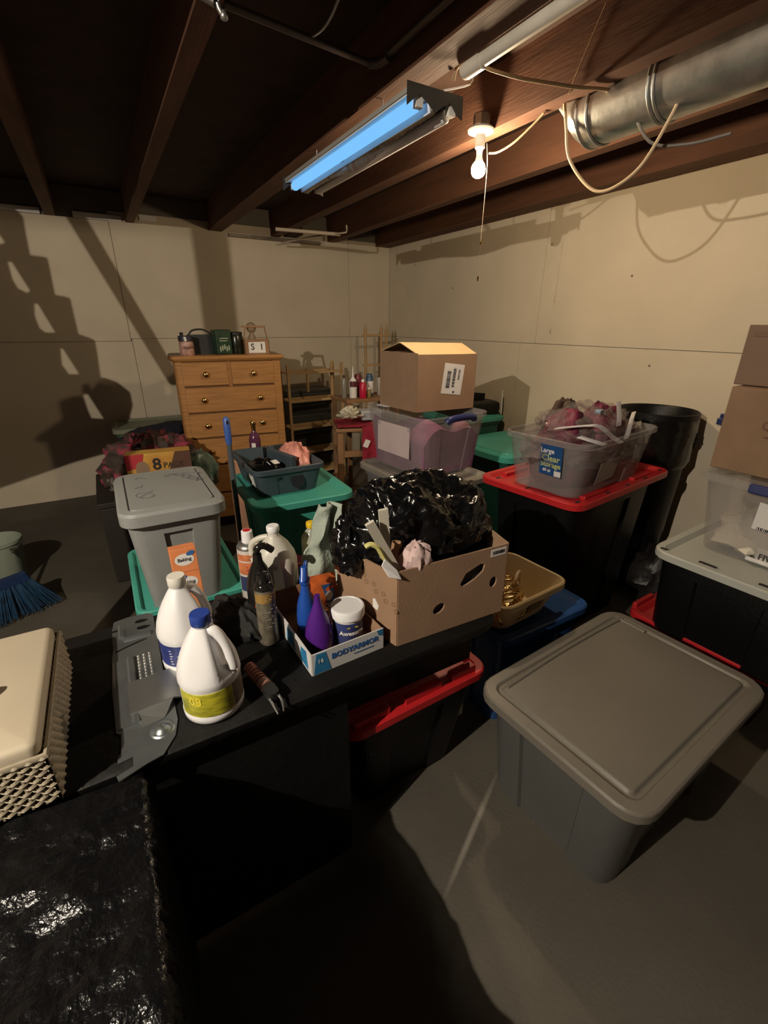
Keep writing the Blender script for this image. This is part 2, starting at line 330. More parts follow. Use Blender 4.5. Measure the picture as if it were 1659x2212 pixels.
# galvanised duct
dk = thing('round_duct', 'round galvanised air duct with an elbow end hung between joists', 'duct', (2.00, 1.62, 2.525))
def ring_y(y, r, zc=0, xc=0, n=28, ty=0): return [(xc+r*cos(2*pi*k/n), y+ty*sin(2*pi*k/n)*r, zc+r*sin(2*pi*k/n)) for k in range(n)]
mk('pipe', loft([ring_y(y, .112) for y in (-3.2, -1.2, -.02)]), GALV, dk, smooth=40)
mk('elbow', loft([ring_y(-.02, .115), ring_y(.03, .115, 0, 0), ring_y(.10, .110, .015, 0, 28, .35), ring_y(.15, .098, .05, 0, 28, .8), ring_y(.17, .08, .075, 0, 28, 1.3)]), GALV, dk, smooth=25)
for y in (-.02, .03, -.28, -.30): mk('seam_ring', loft([ring_y(y-.006, .114), ring_y(y-.003, .119), ring_y(y+.003, .119), ring_y(y+.006, .114)], False, False), mat('dark_seam', (.36, .36, .34, 1), .45, metal=.8), dk, smooth=60)
for y in (-.75, -.78): mk('hanger_strap', loft([ring_y(y-.004, .113), ring_y(y-.004, .117), ring_y(y+.004, .117), ring_y(y+.004, .113)], False, False), GALV, dk)
# white pipe by the double joist
wp = thing('white_waste_pipe', 'short white painted pipe strapped below the double joist', 'pipe', (1.335, 1.70, 2.552))
mk('pipe_run', rot(lathe([(.024, -3.5), (.024, 0)], 18), 'X', -90), mat('aged_white_pipe', (.80, .75, .66, 1), .4, var=.10, vs=9), wp, smooth=40)
mk('coupling', rot(lathe([(.024, -.10), (.029, -.098), (.029, -.012), (.026, 0), (.02, .004)], 18), 'X', -90), mat('aged_white_pipe', (.66, .60, .50, 1)), wp, smooth=40)
# dark pipes in the left bay
pp = thing('dark_supply_pipe', 'thin dark supply pipe crossing the unlit joist bay', 'pipe', (.85, 1.95, 2.62))
DKP = mat('dull_iron', (.16, .14, .13, 1), .4, metal=.6)
mk('pipe_run', tube([(-.30, .0, .02), (.24, .03, .0)], .012, 10), DKP, pp, smooth=60)
mk('pipe_elbow', tube(smoothpath([(.24, .03, 0), (.275, .01, 0), (.285, -.05, 0)], 4), .017, 10), DKP, pp, smooth=60)
mk('pipe_tail', tube(smoothpath([(0, .01, .012), (.05, -.02, .05), (.06, -.12, .1), (.03, -.3, .16)], 4), .006, 8), GALV, pp, smooth=60)
tag(mk('iron_pipe', tube([(1.135, 1.90, 2.63), (1.135, -2.3, 2.63)], .014, 10), DKP, smooth=60), 'long thin iron pipe running along the dark side of the double joist', 'pipe')
vl = thing('pipe_valve', 'small shiny valve on a dark pipe in the upper left ceiling bay', 'valve', (.47, 1.75, 2.54))
mk('valve_body', tube([(-.06, .05, .04), (.0, 0, .0)], .013, 8), DKP, vl, smooth=60)
mk('valve_stem', tube(smoothpath([(0, -.03, .10), (.015, -.01, .05), (.005, 0, 0), (.02, 0, -.025)], 4), .008, 8), GALV, vl, smooth=60)
mk('valve_cap', lathe([(.002, -.035), (.011, -.03), (.012, -.02), (.008, -.012)], 10, c=(.02, 0)), GALV, vl, smooth=60)
tag(mk('hanging_wire', tube([(.66, 1.72, 2.79), (.665, 1.70, 2.66)], .003, 6), WHITE), 'thin pale wire hanging in the unlit joist bay', 'wire')
cw = mat('cream_cable', (.60, .45, .28, 1), .55)
# the cable that goes from joist to joist and the slack loop under the duct
tag(mk('ceiling_cable', tube(smoothpath([(1.33, 1.76, 2.545), (1.32, 1.72, 2.57), (1.36, 1.68, 2.575), (1.42, 1.65, 2.555), (1.52, 1.60, 2.535), (1.64, 1.57, 2.535), (1.76, 1.55, 2.54), (1.84, 1.535, 2.548), (1.91, 1.50, 2.545)], 6), .0065, 8), cw, smooth=60), 'cream cable stapled across the joists above the bulb', 'cable')
tag(mk('cable_loop', tube(smoothpath([(1.87, 1.70, 2.557), (1.88, 1.685, 2.48), (1.89, 1.66, 2.37), (1.90, 1.58, 2.27), (1.91, 1.50, 2.215), (1.92, 1.42, 2.22), (1.93, 1.335, 2.27), (1.94, 1.27, 2.38), (1.95, 1.225, 2.50), (1.955, 1.205, 2.59)], 8), .0065, 8), cw, smooth=60), 'slack loop of cream cable hanging below the duct', 'cable')
tag(mk('knotted_cord', tube(smoothpath([(1.775, 2.04, 2.455), (1.80, 2.0, 2.455), (1.83, 1.93, 2.48), (1.855, 1.84, 2.53), (1.86, 1.80, 2.553)], 6), .005, 8), cw, smooth=60), 'short cord from the bulb holder up to the joist', 'cord')
tag(mk('duct_cord', tube(smoothpath([(1.92, 1.50, 2.55), (1.93, 1.44, 2.50), (1.99, 1.36, 2.36), (2.06, 1.25, 2.335), (2.1, 1.12, 2.34)], 6), .006, 8), mat('grey_cable', (.18, .16, .14, 1), .5), smooth=60), 'grey cord draped under the galvanised duct', 'cord')
tag(mk('joist_wire', tube([(1.80, 1.50, 2.77), (1.803, 1.60, 2.60), (1.80, 1.62, 2.55)], .0025, 6), cw), 'thin wire running down the face of the lit joist', 'wire')
tag(mk('light_wire', tube(smoothpath([(1.37, 1.70, 2.56), (1.38, 1.72, 2.53), (1.31, 1.79, 2.52)], 4), .003, 6), WHITE), 'thin white wire from the cable to the shop light', 'wire')
# pipes at the far wall
wpp = mat('dusty_pipe', (.50, .42, .32, 1), .6)
tag(mk('wall_pipe', tube([(1.62, 4.75, 2.51), (2.22, 4.62, 2.50)], .016, 10), wpp, smooth=60), 'straight dusty pipe below the joists near the room corner', 'pipe')
tag(mk('bent_rod', tube(smoothpath([(1.86, 5.3, 2.48), (2.03, 4.9, 2.50), (2.20, 4.55, 2.50), (2.23, 4.5, 2.51), (2.23, 4.5, 2.56)], 3), .008, 8), wpp, smooth=60), 'thin bent rod crossing the dusty pipe near the corner', 'rod')

# ================================================================== STORAGE TOTES
def tote_body(w, d, h, taper, r, inset=.0, th=.004, open_top=True, fx=.55, fy=.55, rim=.012, zr=None):
    zr = zr or h*.82
    def dim(z): t = taper*(1-z/h); return w-2*t, d-2*t
    R_ = []
    for z, q in ((0, inset), (.02, inset), (h*.45, inset), (zr-.005, inset), (zr, 0), (h-.03, 0)):
        a, b = dim(z); R_.append(rrect(a, b, r, z, q, fx, fy))
    a, b = dim(h)
    R_ += [rrect(a+rim*2, b+rim*2, r+rim, h-.028), rrect(a+rim*2, b+rim*2, r+rim, h-.004), rrect(a+rim, b+rim, r+rim/2, h)]
    if not open_top: return loft(R_)
    R_ += [rrect(a-th, b-th, r-th, h-.002)]
    for z in (zr, .03, th):
        a, b = dim(z); R_.append(rrect(a-2*th-2*inset*(z < zr), b-2*th-2*inset*(z < zr), r, z))
    return loft(R_)
def tote_lid(w, d, r, z, skirt=.035, style='groove'):
    if style == 'groove':
        q = [(0, -skirt), (0, -.006), (-.008, 0), (-.045, .001), (-.052, -.009), (-.064, -.009), (-.072, .003), (-.10, .004)]
    elif style == 'dish':
        q = [(0, -skirt), (0, -.006), (-.006, 0), (-.035, 0), (-.055, -.018), (-.07, -.018)]
    else:
        q = [(0, -skirt), (0, -.008), (-.012, 0), (-.05, .004), (-.06, .014), (-.085, .014)]
    return loft([rrect(w+2*a, d+2*a, max(.01, r+a), z+b) for a, b in q])

# the big grey tote in front
gt = thing('big_grey_tote', 'large grey lidded storage tote alone on the concrete floor', 'storage tote', (1.425, .675, 0), 4)
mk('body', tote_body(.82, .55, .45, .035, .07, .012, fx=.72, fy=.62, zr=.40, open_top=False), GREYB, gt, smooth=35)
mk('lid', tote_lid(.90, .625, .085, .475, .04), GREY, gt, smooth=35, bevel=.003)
def rail(w, d, r, z, s0, s1):
    ring = rrect(w, d, r, z); return ring
mk('lid_ridge', tube(smoothpath([(-.36, .235, .478), (.0, .245, .479), (.35, .235, .479), (.375, .215, .479), (.378, .12, .478)], 6), .009, 8), GREY, gt, smooth=60)
for sx in (-1, 1):
    for sy in (-1, 1): mk('foot', loft([rrect(.17, .12, .05, z, cx=sx*(.29-.006), cy=sy*(.175-.004)) for z in (0, .02)]), GREYB, gt, smooth=40)
# red-lidded black tote under the table
ut = thing('red_lid_tote', 'black tote with a notched red lid pushed under the table', 'storage tote', (.745, 1.125, 0), 2)
mk('body', tote_body(.56, .25, .465, .06, .05, .012, open_top=False), BLK, ut, smooth=35)
def red_lid(w, d, z, parent, castle=True, ins=.035, lw=.018):
    g = tote_lid(w, d, .06, z, .034, 'dish'); mk('lid', g, RED, parent, smooth=35)
    if castle:
        for x0, x1 in ((-.44, -.22), (-.12, .14), (.22, .40)):
            for s in (-1, 1): mk('lid_lug', box((x0*w, s*(d/2-ins)-lw, z-.006), (x1*w, s*(d/2-ins)+lw, z+.026)), RED, parent, bevel=.004)
red_lid(.62, .305, .49, ut)
# left: light grey tote on a teal one
tb = thing('green_tote', 'teal green tote under the scribbled light grey tote', 'storage tote', (.145, 2.02, 0), 0)
mk('body', tote_body(.36, .52, .655, .05, .05, .012, open_top=False), TEAL, tb, smooth=35)
mk('lid', loft([rrect(.43, .62, .05, z+.0) if i < 2 else rrect(.43+2*a, .62+2*a, max(.02, .05+a), z) for i, (a, z) in enumerate(((0, .64), (0, .675), (-.006, .68), (-.02, .68), (-.028, .664), (-.05, .664)))]), TEAL, tb, smooth=35)
lg = thing('scribbled_grey_tote', 'light grey tote with marker scribbles on its lid behind the bleach jugs', 'storage tote', (.125, 1.92, .666), 0)
mk('body', tote_body(.325, .48, .40, .035, .045, .014, fx=.45, fy=.5, zr=.33, open_top=False), LGREY, lg, smooth=35)
mk('lid', loft([rrect(.36+2*a, .53+2*a, max(.02, .06+a), .43+b, bulge=.0) for a, b in ((0, -.05), (0, -.012), (-.008, -.002), (-.02, 0), (-.034, .002), (-.036, -.004), (-.040, -.004), (-.042, .003), (-.07, .004))]), LGREY, lg, smooth=35)
scr = mat('faded_marker', (.09, .095, .10, 1), .6)
for P in (((-.10, .14), (-.085, .16), (-.07, .15), (-.06, .13)), ((-.10, -.10), (-.07, -.07), (-.05, -.10), (-.075, -.12), (-.10, -.10)), ((-.05, -.04), (-.07, -.06), (-.10, -.05), (-.11, -.08), (-.09, -.12)), ((-.11, .02), (-.085, .03), (-.08, .05))):
    mk('marker_scribble', tube(smoothpath([(x, y, .4345) for x, y in P], 4), .0014, 4), scr, lg)
mk('marker_scribble', move(rot(words('OOLN', .055, .0003), 'Z', -62), (.095, .08, .4345)), scr, lg)
mk('marker_stroke', tube(smoothpath([(.01, .13, .434), (.06, .145, .434), (.15, .12, .434)], 4), .004, 5), scr, lg)
# middle: teal tote, slate tub on it
tt = thing('teal_lid_tote', 'bright teal lidded tote carrying the open slate tub', 'storage tote', (.80, 2.43, 0), -2)
mk('body', tote_body(.47, .52, .82, .05, .05, .014, fx=.4, zr=.76, open_top=False), TEAL, tt, smooth=35)
mk('lid', tote_lid(.565, .64, .08, .85, .035, 'dish'), TEAL, tt, smooth=35)
sl = thing('slate_tub', 'open dark slate tub sitting on the teal lid', 'storage tote', (.765, 2.53, .834), 0)
mk('body', tote_body(.385, .50, .155, .03, .04, .004, zr=.12), SLATE, sl, smooth=35)
mk('divider', rot(cbox((.02, .0, .10), (.035, .30, .16)), 'Z', 14), SLATE, sl, bevel=.006)
mk('side_sticker', rot(box((-.181, -.16, .04), (-.1795, -.08, .12)), 'Y', -10, (-.18, 0, .08)), WHITE, sl)
mk('dark_smudge', onface(plate(ell(0, 0, .04, .045)), (.04, -.238, .07), 0, 10), mat('dark_sticker', (.012, .014, .02, 1), .6), sl)
def lump(nx, ny, fn):
    v = [fn(i/(nx-1), j/(ny-1)) for j in range(ny) for i in range(nx)]
    f = [(j*nx+i, j*nx+i+1, (j+1)*nx+i+1, (j+1)*nx+i) for j in range(ny-1) for i in range(nx-1)]
    return v, f
def blob(rx, ry, rz, seed=0, amp=.25, fr=3., n=28, m=14, flat=0, ridge=False, z0=-1):
    """closed crumpled lump, resting flat at z = 0"""
    rings = []
    for j in range(m+1):
        ph = -pi/2+pi*j/m; ring = []
        for i in range(n):
            th = 2*pi*i/n; d = Vector((cos(ph)*cos(th), cos(ph)*sin(th), sin(ph)))
            k = noise.noise(d*fr+Vector((seed, seed*.7, 0)))
            if ridge: k = (1-abs(k)*2.2)*.8-.25
            k2 = noise.noise(d*fr*2.7+Vector((seed*1.3, 5, seed)))
            if ridge: k2 = .5-abs(k2)*2
            s = 1+amp*(k+.45*k2); p = Vector((d.x*rx*s, d.y*ry*s, max(0, d.z*rz*s+rz*.55)))
            ring.append(tuple(p))
        rings.append(ring)
    return loft(rings)
bb = thing('black_film_parcel', 'black plastic-wrapped parcel with a white label in the slate tub', 'parcel', (.68, 2.46, .86), 12)
mk('wrap', blob(.085, .15, .085, 3, .3, 2.6, ridge=True), BAG, bb, smooth=60)
mk('address_label', move(rot(box((-.03, -.022, 0), (.03, .022, .002)), 'X', 14), (.02, -.055, .128)), WHITE, bb)
tag(mk('pink_film_bundle', blob(.085, .13, .12, 8, .3, 2.4, ridge=True), mat('pink_film', (.78, .33, .27, 1), .22, var=.25, vs=14, bump=.6, bs=30), None, (.875, 2.53, .86), 10, smooth=60), 'crinkled salmon pink plastic bundle in the slate tub', 'bundle')
tag(mk('white_block', rot(cbox((0, 0, .04), (.035, .10, .02)), 'X', -8), WHITE, None, (.80, 2.62, .935), 14, bevel=.004), 'small white block lying on the divider of the slate tub', 'block')
bh = thing('blue_tipped_pole', 'grey broom pole with a blue hand grip standing beside the teal tote', 'broom pole', (.486, 2.40, 0), 0)
mk('pole', lathe([(.012, 0), (.013, .6), (.013, 1.13)], 12), mat('slate_pole', (.07, .085, .10, 1), .45), bh, smooth=50)
mk('grip', lathe([(.0135, 1.12), (.017, 1.135), (.018, 1.21), (.016, 1.25), (.008, 1.262)], 14), mat('blue_grip', (.05, .12, .42, 1), .4), bh, smooth=50)
mk('hang_hole', rot(cbox((0, -.0165, 1.235), (.010, .004, .018)), 'X', 8, (0, -.0165, 1.235)), INK, bh)

# clear tote with purple contents, under the brown box
g2 = thing('grey_lid_tote', 'grey storage tote with a pale lid under the purple-filled clear tote', 'storage tote', (1.66, 2.33, 0), 4)
mk('body', tote_body(.48, .66, .80, .04, .06, .014, open_top=False), mat('grey_tote_dim', (.13, .135, .14, 1), .45), g2, smooth=35)
mk('lid', tote_lid(.55, .745, .08, .84, .035, 'dish'), mat('taupe_lid', (.24, .22, .19, 1), .45), g2, smooth=35)
c2 = thing('purple_clear_tote', 'tall clear tote full of purple cloth carrying a brown box', 'storage tote', (1.735, 2.42, .828), 5)
mk('shell', tote_body(.53, .60, .375, .045, .055, .008, fx=.6, fy=.6, zr=.33), CLEAR, c2, smooth=35)
mk('latch_handle', rot(tube(smoothpath([(-.11, -.325, .345), (-.09, -.335, .362), (0, -.338, .368), (.09, -.335, .362), (.11, -.325, .345)], 4), .021, 8), 'Z', 0), NAVY, c2, smooth=60)
mk('side_label', move(box((-.251, -.16, .11), (-.249, .17, .30)), (-.002, 0, 0)), mat('pinkish_label', (.62, .50, .50, 1), .7), c2)
pur = mat('purple_cloth', (.30, .10, .22, 1), .9, var=.2, vs=7, bump=.3, bs=40)
def heap(w, d, h, seed, hf): 
    top = lump(14, 14, lambda a, b: ((a-.5)*w, (b-.5)*d, hf(a, b)))
    n = 14; v, f = top; v = list(v); f = list(f); k = len(v)
    edge = [(i, 0) for i in range(n)]+[(n-1, j) for j in range(1, n)]+[(i, n-1) for i in range(n-2, -1, -1)]+[(0, j) for j in range(n-2, 0, -1)]
    for i, j in edge: p = v[j*n+i]; v.append((p[0]*.93, p[1]*.93, 0))
    m = len(edge)
    for q in range(m):
        a = edge[q]; b = edge[(q+1) % m]; f.append((a[1]*n+a[0], k+q, k+(q+1) % m, b[1]*n+b[0]))
    f.append(tuple(k+q for q in range(m))); return v, f
tag(mk('purple_blanket', heap(.445, .53, .2, 1, lambda a, b: .20+.09*sin(3.2*a+1.5*b)+.03*sin(9*a-4*b)), pur, None, (1.735, 2.42, .836), 5, smooth=60), 'folded purple cloth inside the tall clear tote', 'cloth')
tag(mk('mauve_bundle', blob(.06, .08, .075, 5, .15, 2), mat('mauve_cloth', (.34, .19, .24, 1), .9), None, (1.90, 2.25, 1.02), 0, smooth=60), 'mauve bundle standing on the purple cloth in the clear tote', 'bundle')
# brown cardboard box with tented flaps
cb = thing('tented_cardboard_box', 'brown cardboard box with a shipping label and tented top flaps', 'cardboard box', (1.80, 2.47, 1.204), 0)
cA, cB, cC, cD = (-.215, -.165), (.21, -.19), (.25, .18), (-.255, .20)
mk('front_panel', panel(cA, cB, 0, .33, .006), CARD, cb); mk('side_panel', panel(cB, cC, 0, .325, .006), CARD, cb)
mk('back_panel', panel(cC, cD, 0, .33, .006), CARD, cb); mk('side_panel', panel(cD, cA, 0, .34, .006), CARD, cb)
mk('bottom', box((-.21, -.16, 0), (.205, .17, .006)), CARDIN, cb)
def quad(pts, th=.004):
    P = [Vector(p) for p in pts]; n = (P[1]-P[0]).cross(P[2]-P[0]).normalized()*th
    v = [tuple(p) for p in P]+[tuple(p+n) for p in P]; k = len(P)
    return v, [tuple(range(k)), tuple(range(2*k-1, k-1, -1))]+[(i, i+k, (i+1) % k+k, (i+1) % k) for i in range(k)]
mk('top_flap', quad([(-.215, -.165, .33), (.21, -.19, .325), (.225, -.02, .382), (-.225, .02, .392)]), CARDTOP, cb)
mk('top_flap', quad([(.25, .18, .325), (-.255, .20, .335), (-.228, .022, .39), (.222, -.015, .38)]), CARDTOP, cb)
lab = mk('shipping_label', onface(plate([(-.075, -.09), (.072, -.09), (.072, .09), (-.075, .09)], (), .0012), (.04, -.1835, .185), -3.4, 0, -7), WHITE, cb)
def barcode(parent, at, az, wd, ht, n, spin=0, tilt=0, horiz=False):
    gs = []; rnd = random.Random(n)
    x = -wd/2
    while x < wd/2:
        b = wd/n*rnd.choice((.5, .8, 1.2)); gs.append(box((x, -ht/2, 0), (min(x+b, wd/2), ht/2, .0006)) if not horiz else box((-ht/2, x, 0), (ht/2, min(x+b, wd/2), .0006))); x += b+wd/n*rnd.choice((.4, .7, 1))
    return mk('barcode', onface(join(*gs), at, az, tilt, spin), INK, parent)
barcode(lab, (.005, -.1825, .185), -3.4, .10, .028, 26, -7, horiz=True)
barcode(lab, (.045, -.185, .195), -3.4, .11, .02, 20, -7, horiz=True)
barcode(lab, (.082, -.1865, .21), -3.4, .06, .014, 12, -7, horiz=True)
mk('label_square', onface(plate([(-.006, -.006), (.006, -.006), (.006, .006), (-.006, .006)], (), .001), (.045, -.185, .108), -3.4, 0, -7), INK, lab)
az = math.degrees(math.atan2(cA[1]-cD[1], cA[0]-cD[0]))
mk('torn_label', onface(plate([(-.02, -.05), (.018, -.055), (.022, .045), (.006, .05), (-.012, .045), (-.022, .02)], (), .001), (-.2285, -.06, .125), az), WHITE, cb)

# red-lidded black stack with the clear bin of wrapped things
rs = thing('tall_black_tote', 'black tote with a red lid under the open clear bin', 'storage tote', (2.235, 1.60, 0), 7)
mk('body', tote_body(.86, .50, .89, .05, .07, .014, fx=.5, zr=.80, open_top=False), BLK, rs, smooth=35)
rl = tote_lid(1.0, .62, .075, .92, .035, 'dish')
lidr = mk('lid', rl, RED, rs, smooth=35)
for x, y in ((-.44, -.27), (0, -.29), (.42, -.27), (-.46, .0), (-.45, .2), (.46, 0), (.2, -.29), (-.2, -.29)):
    mk('lid_slot', loft([rrect(.035, .014, .005, z, cx=x, cy=y) for z in (.9195, .9212)]), INK, lidr)
for x in (-.25, .25):
    for s in (-1, 1): mk('lid_lug', box((x-.1, s*.24-.015, .90), (x+.1, s*.24+.015, .919)), RED, rs, bevel=.004)
cbn = thing('open_clear_bin', 'open clear bin with a blue label full of wrapped magenta things', 'storage tote', (2.17, 1.56, .908), 8)
mk('shell', tote_body(.76, .46, .285, .04, .07, .006, fx=.5, fy=.5, zr=.22, rim=.014), CLEAR, cbn, smooth=35)
bl_ = mk('front_label', onface(plate([(-.062, -.075), (.058, -.078), (.062, .08), (-.062, .08)], (), .0015), (-.377, -.06, .175), -90, -8), mat('blue_label', (.015, .07, .22, 1), .45), cbn)
YEL = mat('lime_print', (.50, .55, .22, 1), .6)
for s, sz, z, x, ma in (('Large', .034, .225, -.02, WHITE), ('Clear', .044, .188, .0, YEL), ('Storage', .036, .155, .0, YEL), ('60 qt', .02, .125, -.02, WHITE)):
    mk('lettering', onface(words(s, sz, .0004, .0008), (-.3792-(z-.175)*.1405, -.06-x, z), -90, -8), ma, bl_)
mk('label_price', onface(plate([(-.018, -.014), (.018, -.014), (.018, .014), (-.018, .014)], (), .001), (-.3702, -.10, .115), -90, -8), WHITE, bl_)
mk('front_sticker', onface(plate([(-.09, -.06), (.09, -.05), (.10, .06), (-.085, .055)], (), .001), (-.10, -.2115, .11), 0, -8), mat('taupe_sticker', (.30, .25, .21, 1), .7), cbn)
MAG = mat('magenta_cloth', (.19, .014, .055, 1), .6, var=.4, vs=10, bump=.4, bs=30)
for i, (x, y, rx, ry, rz_, sd, ma, nm, lb) in enumerate((
    (-.17, .0, .16, .15, .24, 2, MAG, 'magenta_bundle', 'magenta bundle at the left end of the open clear bin'),
    (.07, -.05, .17, .13, .25, 4, MAG, 'magenta_bundle', 'magenta bundle in the middle of the open clear bin'),
    (.21, .03, .13, .13, .22, 6, mat('plum_cloth', (.10, .02, .05, 1), .8, var=.3, vs=9), 'plum_bundle', 'dark plum bundle at the right end of the open clear bin'),
    (-.05, .10, .17, .09, .26, 9, mat('brown_cloth', (.06, .03, .02, 1), .8, var=.3, vs=9), 'brown_bundle', 'dark brown bundle at the back of the open clear bin'))):
    a = R(8); X = 2.17+x*cos(a)-y*sin(a); Y = 1.56+x*sin(a)+y*cos(a)
    tag(mk(nm, blob(rx, ry, rz_, sd, .22, 2.2), ma, None, (X, Y, .925), 8, smooth=60), lb, 'bundle')
wf = thing('wrapped_bag_heap', 'crinkled clear film bags with white strips heaped above the clear bin', 'plastic bag', (2.17, 1.57, 1.03), 8)
mk('film', blob(.37, .215, .175, 11, .30, 2.8, 72, 36, ridge=True), FILM, wf, smooth=70)
STRIP = mat('white_strip', (.70, .68, .70, 1), .3)
for P in (((-.34, -.05, .20), (-.25, -.16, .22), (-.19, -.19, .21), (-.10, -.21, .155), (-.04, -.235, .12)), ((.30, -.12, .22), (.15, -.18, .215), (.05, -.22, .18), (.0, -.235, .135)), ((-.30, -.15, .17), (-.25, -.20, .15), (-.19, -.225, .13)), ((.32, -.15, .17), (.22, -.19, .165), (.12, -.21, .17)), ((.05, -.14, .30), (.0, -.18, .24), (-.03, -.20, .2))):
    P = smoothpath(P, 4); rings = [[(p.x+dx, p.y+dy, p.z+dz) for dx, dy, dz in ((-.018, .0, .008), (.018, -.005, .011), (.018, -.007, .007), (-.018, -.002, .004))] for p in P]
    mk('white_strip', loft(rings), STRIP, wf, smooth=50)
tag(mk('blue_tag', cbox((0, 0, .01), (.05, .03, .02)), mat('pale_blue_tag', (.30, .42, .55, 1), .4), None, (2.13, 1.46, 1.285), 20, bevel=.004), 'small pale blue tag among the clear film bags', 'tag')
# black barrel by the wall
tc_ = thing('black_barrel', 'tall black plastic barrel standing by the right wall', 'barrel', (3.02, 1.66, 0))
mk('barrel_body', lathe([(.16, 0), (.19, .3), (.215, .75), (.225, 1.16), (.24, 1.165), (.24, 1.20), (.232, 1.205), (.222, 1.19), (.215, .9), (.2, .4), (.0, .39)], 32, True, False), BLK, tc_, smooth=40)
mk('liner_fold', lathe([(.226, .86), (.243, .90), (.238, 1.0), (.245, 1.08), (.241, 1.165)], 32, False, False), BAG, tc_, smooth=60)
mk('rope_netting', join(*[tube([(.22*cos(R(a)), .22*sin(R(a)), .98), (.27*cos(R(a+7)), .27*sin(R(a+7)), 1.02), (.24*cos(R(a+14)), .24*sin(R(a+14)), 1.10)], .004, 6) for a in (-62, -50, -38)], *[tube([(.25*cos(R(a)), .25*sin(R(a)), 1.08), (.26*cos(R(a+9)), .26*sin(R(a+9)), 1.0), (.22*cos(R(a+12)), .22*sin(R(a+12)), .94)], .004, 6) for a in (-66, -54, -42)]), INK, tc_)
# dark bag on the floor between
tag(mk('dark_floor_bag', blob(.18, .22, .22, 21, .3, 2.2, ridge=True), mat('dull_dark_film', (.016, .014, .013, 1), .45, bump=.4, bs=20), None, (2.97, 1.35, 0), 0, smooth=60), 'dull dark bag slumped on the floor between the black totes', 'bag')

# back teal tote and black case
bt = thing('far_teal_tote', 'teal tote with a domed lid behind the clear tote by the right wall', 'storage tote', (2.78, 2.70, 0), 3)
mk('body', tote_body(.62, .60, .74, .05, .06, .014, open_top=False), mat('dark_teal', (.012, .10, .075, 1), .5), bt, smooth=35)
mk('lid', tote_lid(.72, .70, .09, .79, .05, 'dome'), TEAL, bt, smooth=35)
bt2 = thing('low_teal_tote', 'second teal tote at the back below the black case', 'storage tote', (2.92, 3.45, 0), 0)
mk('body', tote_body(.55, .5, .86, .05, .06, .014, open_top=False), mat('dark_teal', (.012, .10, .075, 1)), bt2, smooth=35)
mk('lid', tote_lid(.62, .56, .07, .90, .04, 'dome'), TEAL, bt2, smooth=35)
bc = thing('black_case', 'black case lying on the far teal tote by the wall', 'case', (2.94, 3.42, .916), -6)
mk('shell', loft([rrect(.50, .36, .03, 0), rrect(.52, .38, .03, .05), rrect(.51, .37, .03, .10), rrect(.47, .33, .03, .115)]), BLK, bc, smooth=40)
mk('raised_flap', rot(box((-.2, -.01, .10), (.18, .01, .19)), 'Y', 6), BLK, bc, bevel=.004)
tag(mk('white_stick', tube([(0, 0, 0), (.0, .01, .22)], .007, 8), WHITE, None, (3.20, 3.22, .91)), 'thin white stick leaning at the right wall above the teal totes', 'stick')

# ---------------------------------------------------- right-hand stack
r1 = thing('bottom_red_lid_tote', 'black tote with a red lid at the bottom of the right-hand stack', 'storage tote', (2.50, .76, 0), 3)
mk('body', tote_body(.70, .58, .32, .04, .06, .014, open_top=False), BLK, r1, smooth=35)
red_lid(.77, .675, .345, r1, True, .014, .011)
r2 = thing('white_lid_black_tote', 'black tote with a pale grey lid second in the right-hand stack', 'storage tote', (2.47, .70, .331), 3)
mk('body', tote_body(.76, .60, .385, .02, .06, .014, open_top=False), BLK, r2, smooth=35)
PALE = mat('pale_grey_lid', (.42, .43, .39, 1), .45, var=.06)
mk('lid', tote_lid(.86, .66, .09, .42, .035, 'dish'), PALE, r2, smooth=35)
for x, y in ((-.39, .28), (-.385, .1), (-.385, -.12)): mk('lid_slot', loft([rrect(.02, .03 if y > .2 else .07, .006, z, cx=x, cy=y) for z in (.4195, .4215)]), INK, r2)
r3 = thing('latched_clear_tote', 'clear tote with a navy latch and white contents in the right-hand stack', 'storage tote', (2.58, .72, .738), 2)
mk('shell', tote_body(.68, .50, .35, .045, .06, .004, zr=.31), CLEAR, r3, smooth=35)
mk('lid', loft([rrect(.72+2*a, .54+2*a, .07+a, .36+b) for a, b in ((0, -.03), (0, -.004), (-.01, .004), (-.05, .004), (-.06, -.006), (-.09, -.006))]), CLEAR, r3, smooth=35)
mk('latch', join(rot(cbox((-.372, -.06, .345), (.02, .24, .04)), 'Y', 8, (-.37, 0, .345))), NAVY, r3, bevel=.006)
sk = mk('product_sticker', onface(plate([(-.10, -.06), (.11, -.06), (.11, .065), (-.10, .065)], (), .001), (-.333, -.08, .22), -90, -8, -3), WHITE, r3)
barcode(sk, (-.3275, -.02, .172), -90, .05, .014, 14, -3, -8)
mk('sticker_print', onface(join(box((-.05, -.004, 0), (.05, .004, .0006)), box((-.05, .012, 0), (.0, .018, .0006))), (-.336, -.12, .23), -90, -8, -3), mat('grey_print', (.35, .33, .33, 1), .7), sk)
tag(mk('white_fluffy_cloth', blob(.29, .215, .11, 31, .3, 2.5), mat('white_fleece', (.70, .66, .56, 1), .9, var=.1, bump=.5, bs=40), None, (2.56, .72, .745), 0, smooth=60), 'white fleece in the bottom of the latched clear tote', 'cloth')
nt_ = thing('written_paper_bag', 'white paper bag with handwriting inside the latched clear tote', 'paper bag', (2.295, .62, .745), -88)
mk('paper', rot(cbox((0, 0, .035), (.22, .02, .07)), 'X', -12), WHITE, nt_, bevel=.006)
mk('handwriting', onface(words('FIVE BLS', .035, .0004, .0006), (0, -.020, .04), 0, 12), INK, nt_)
r4 = thing('lower_brown_box', 'brown cardboard box with faint printing on the latched clear tote', 'cardboard box', (2.60, .77, 1.108), 2)
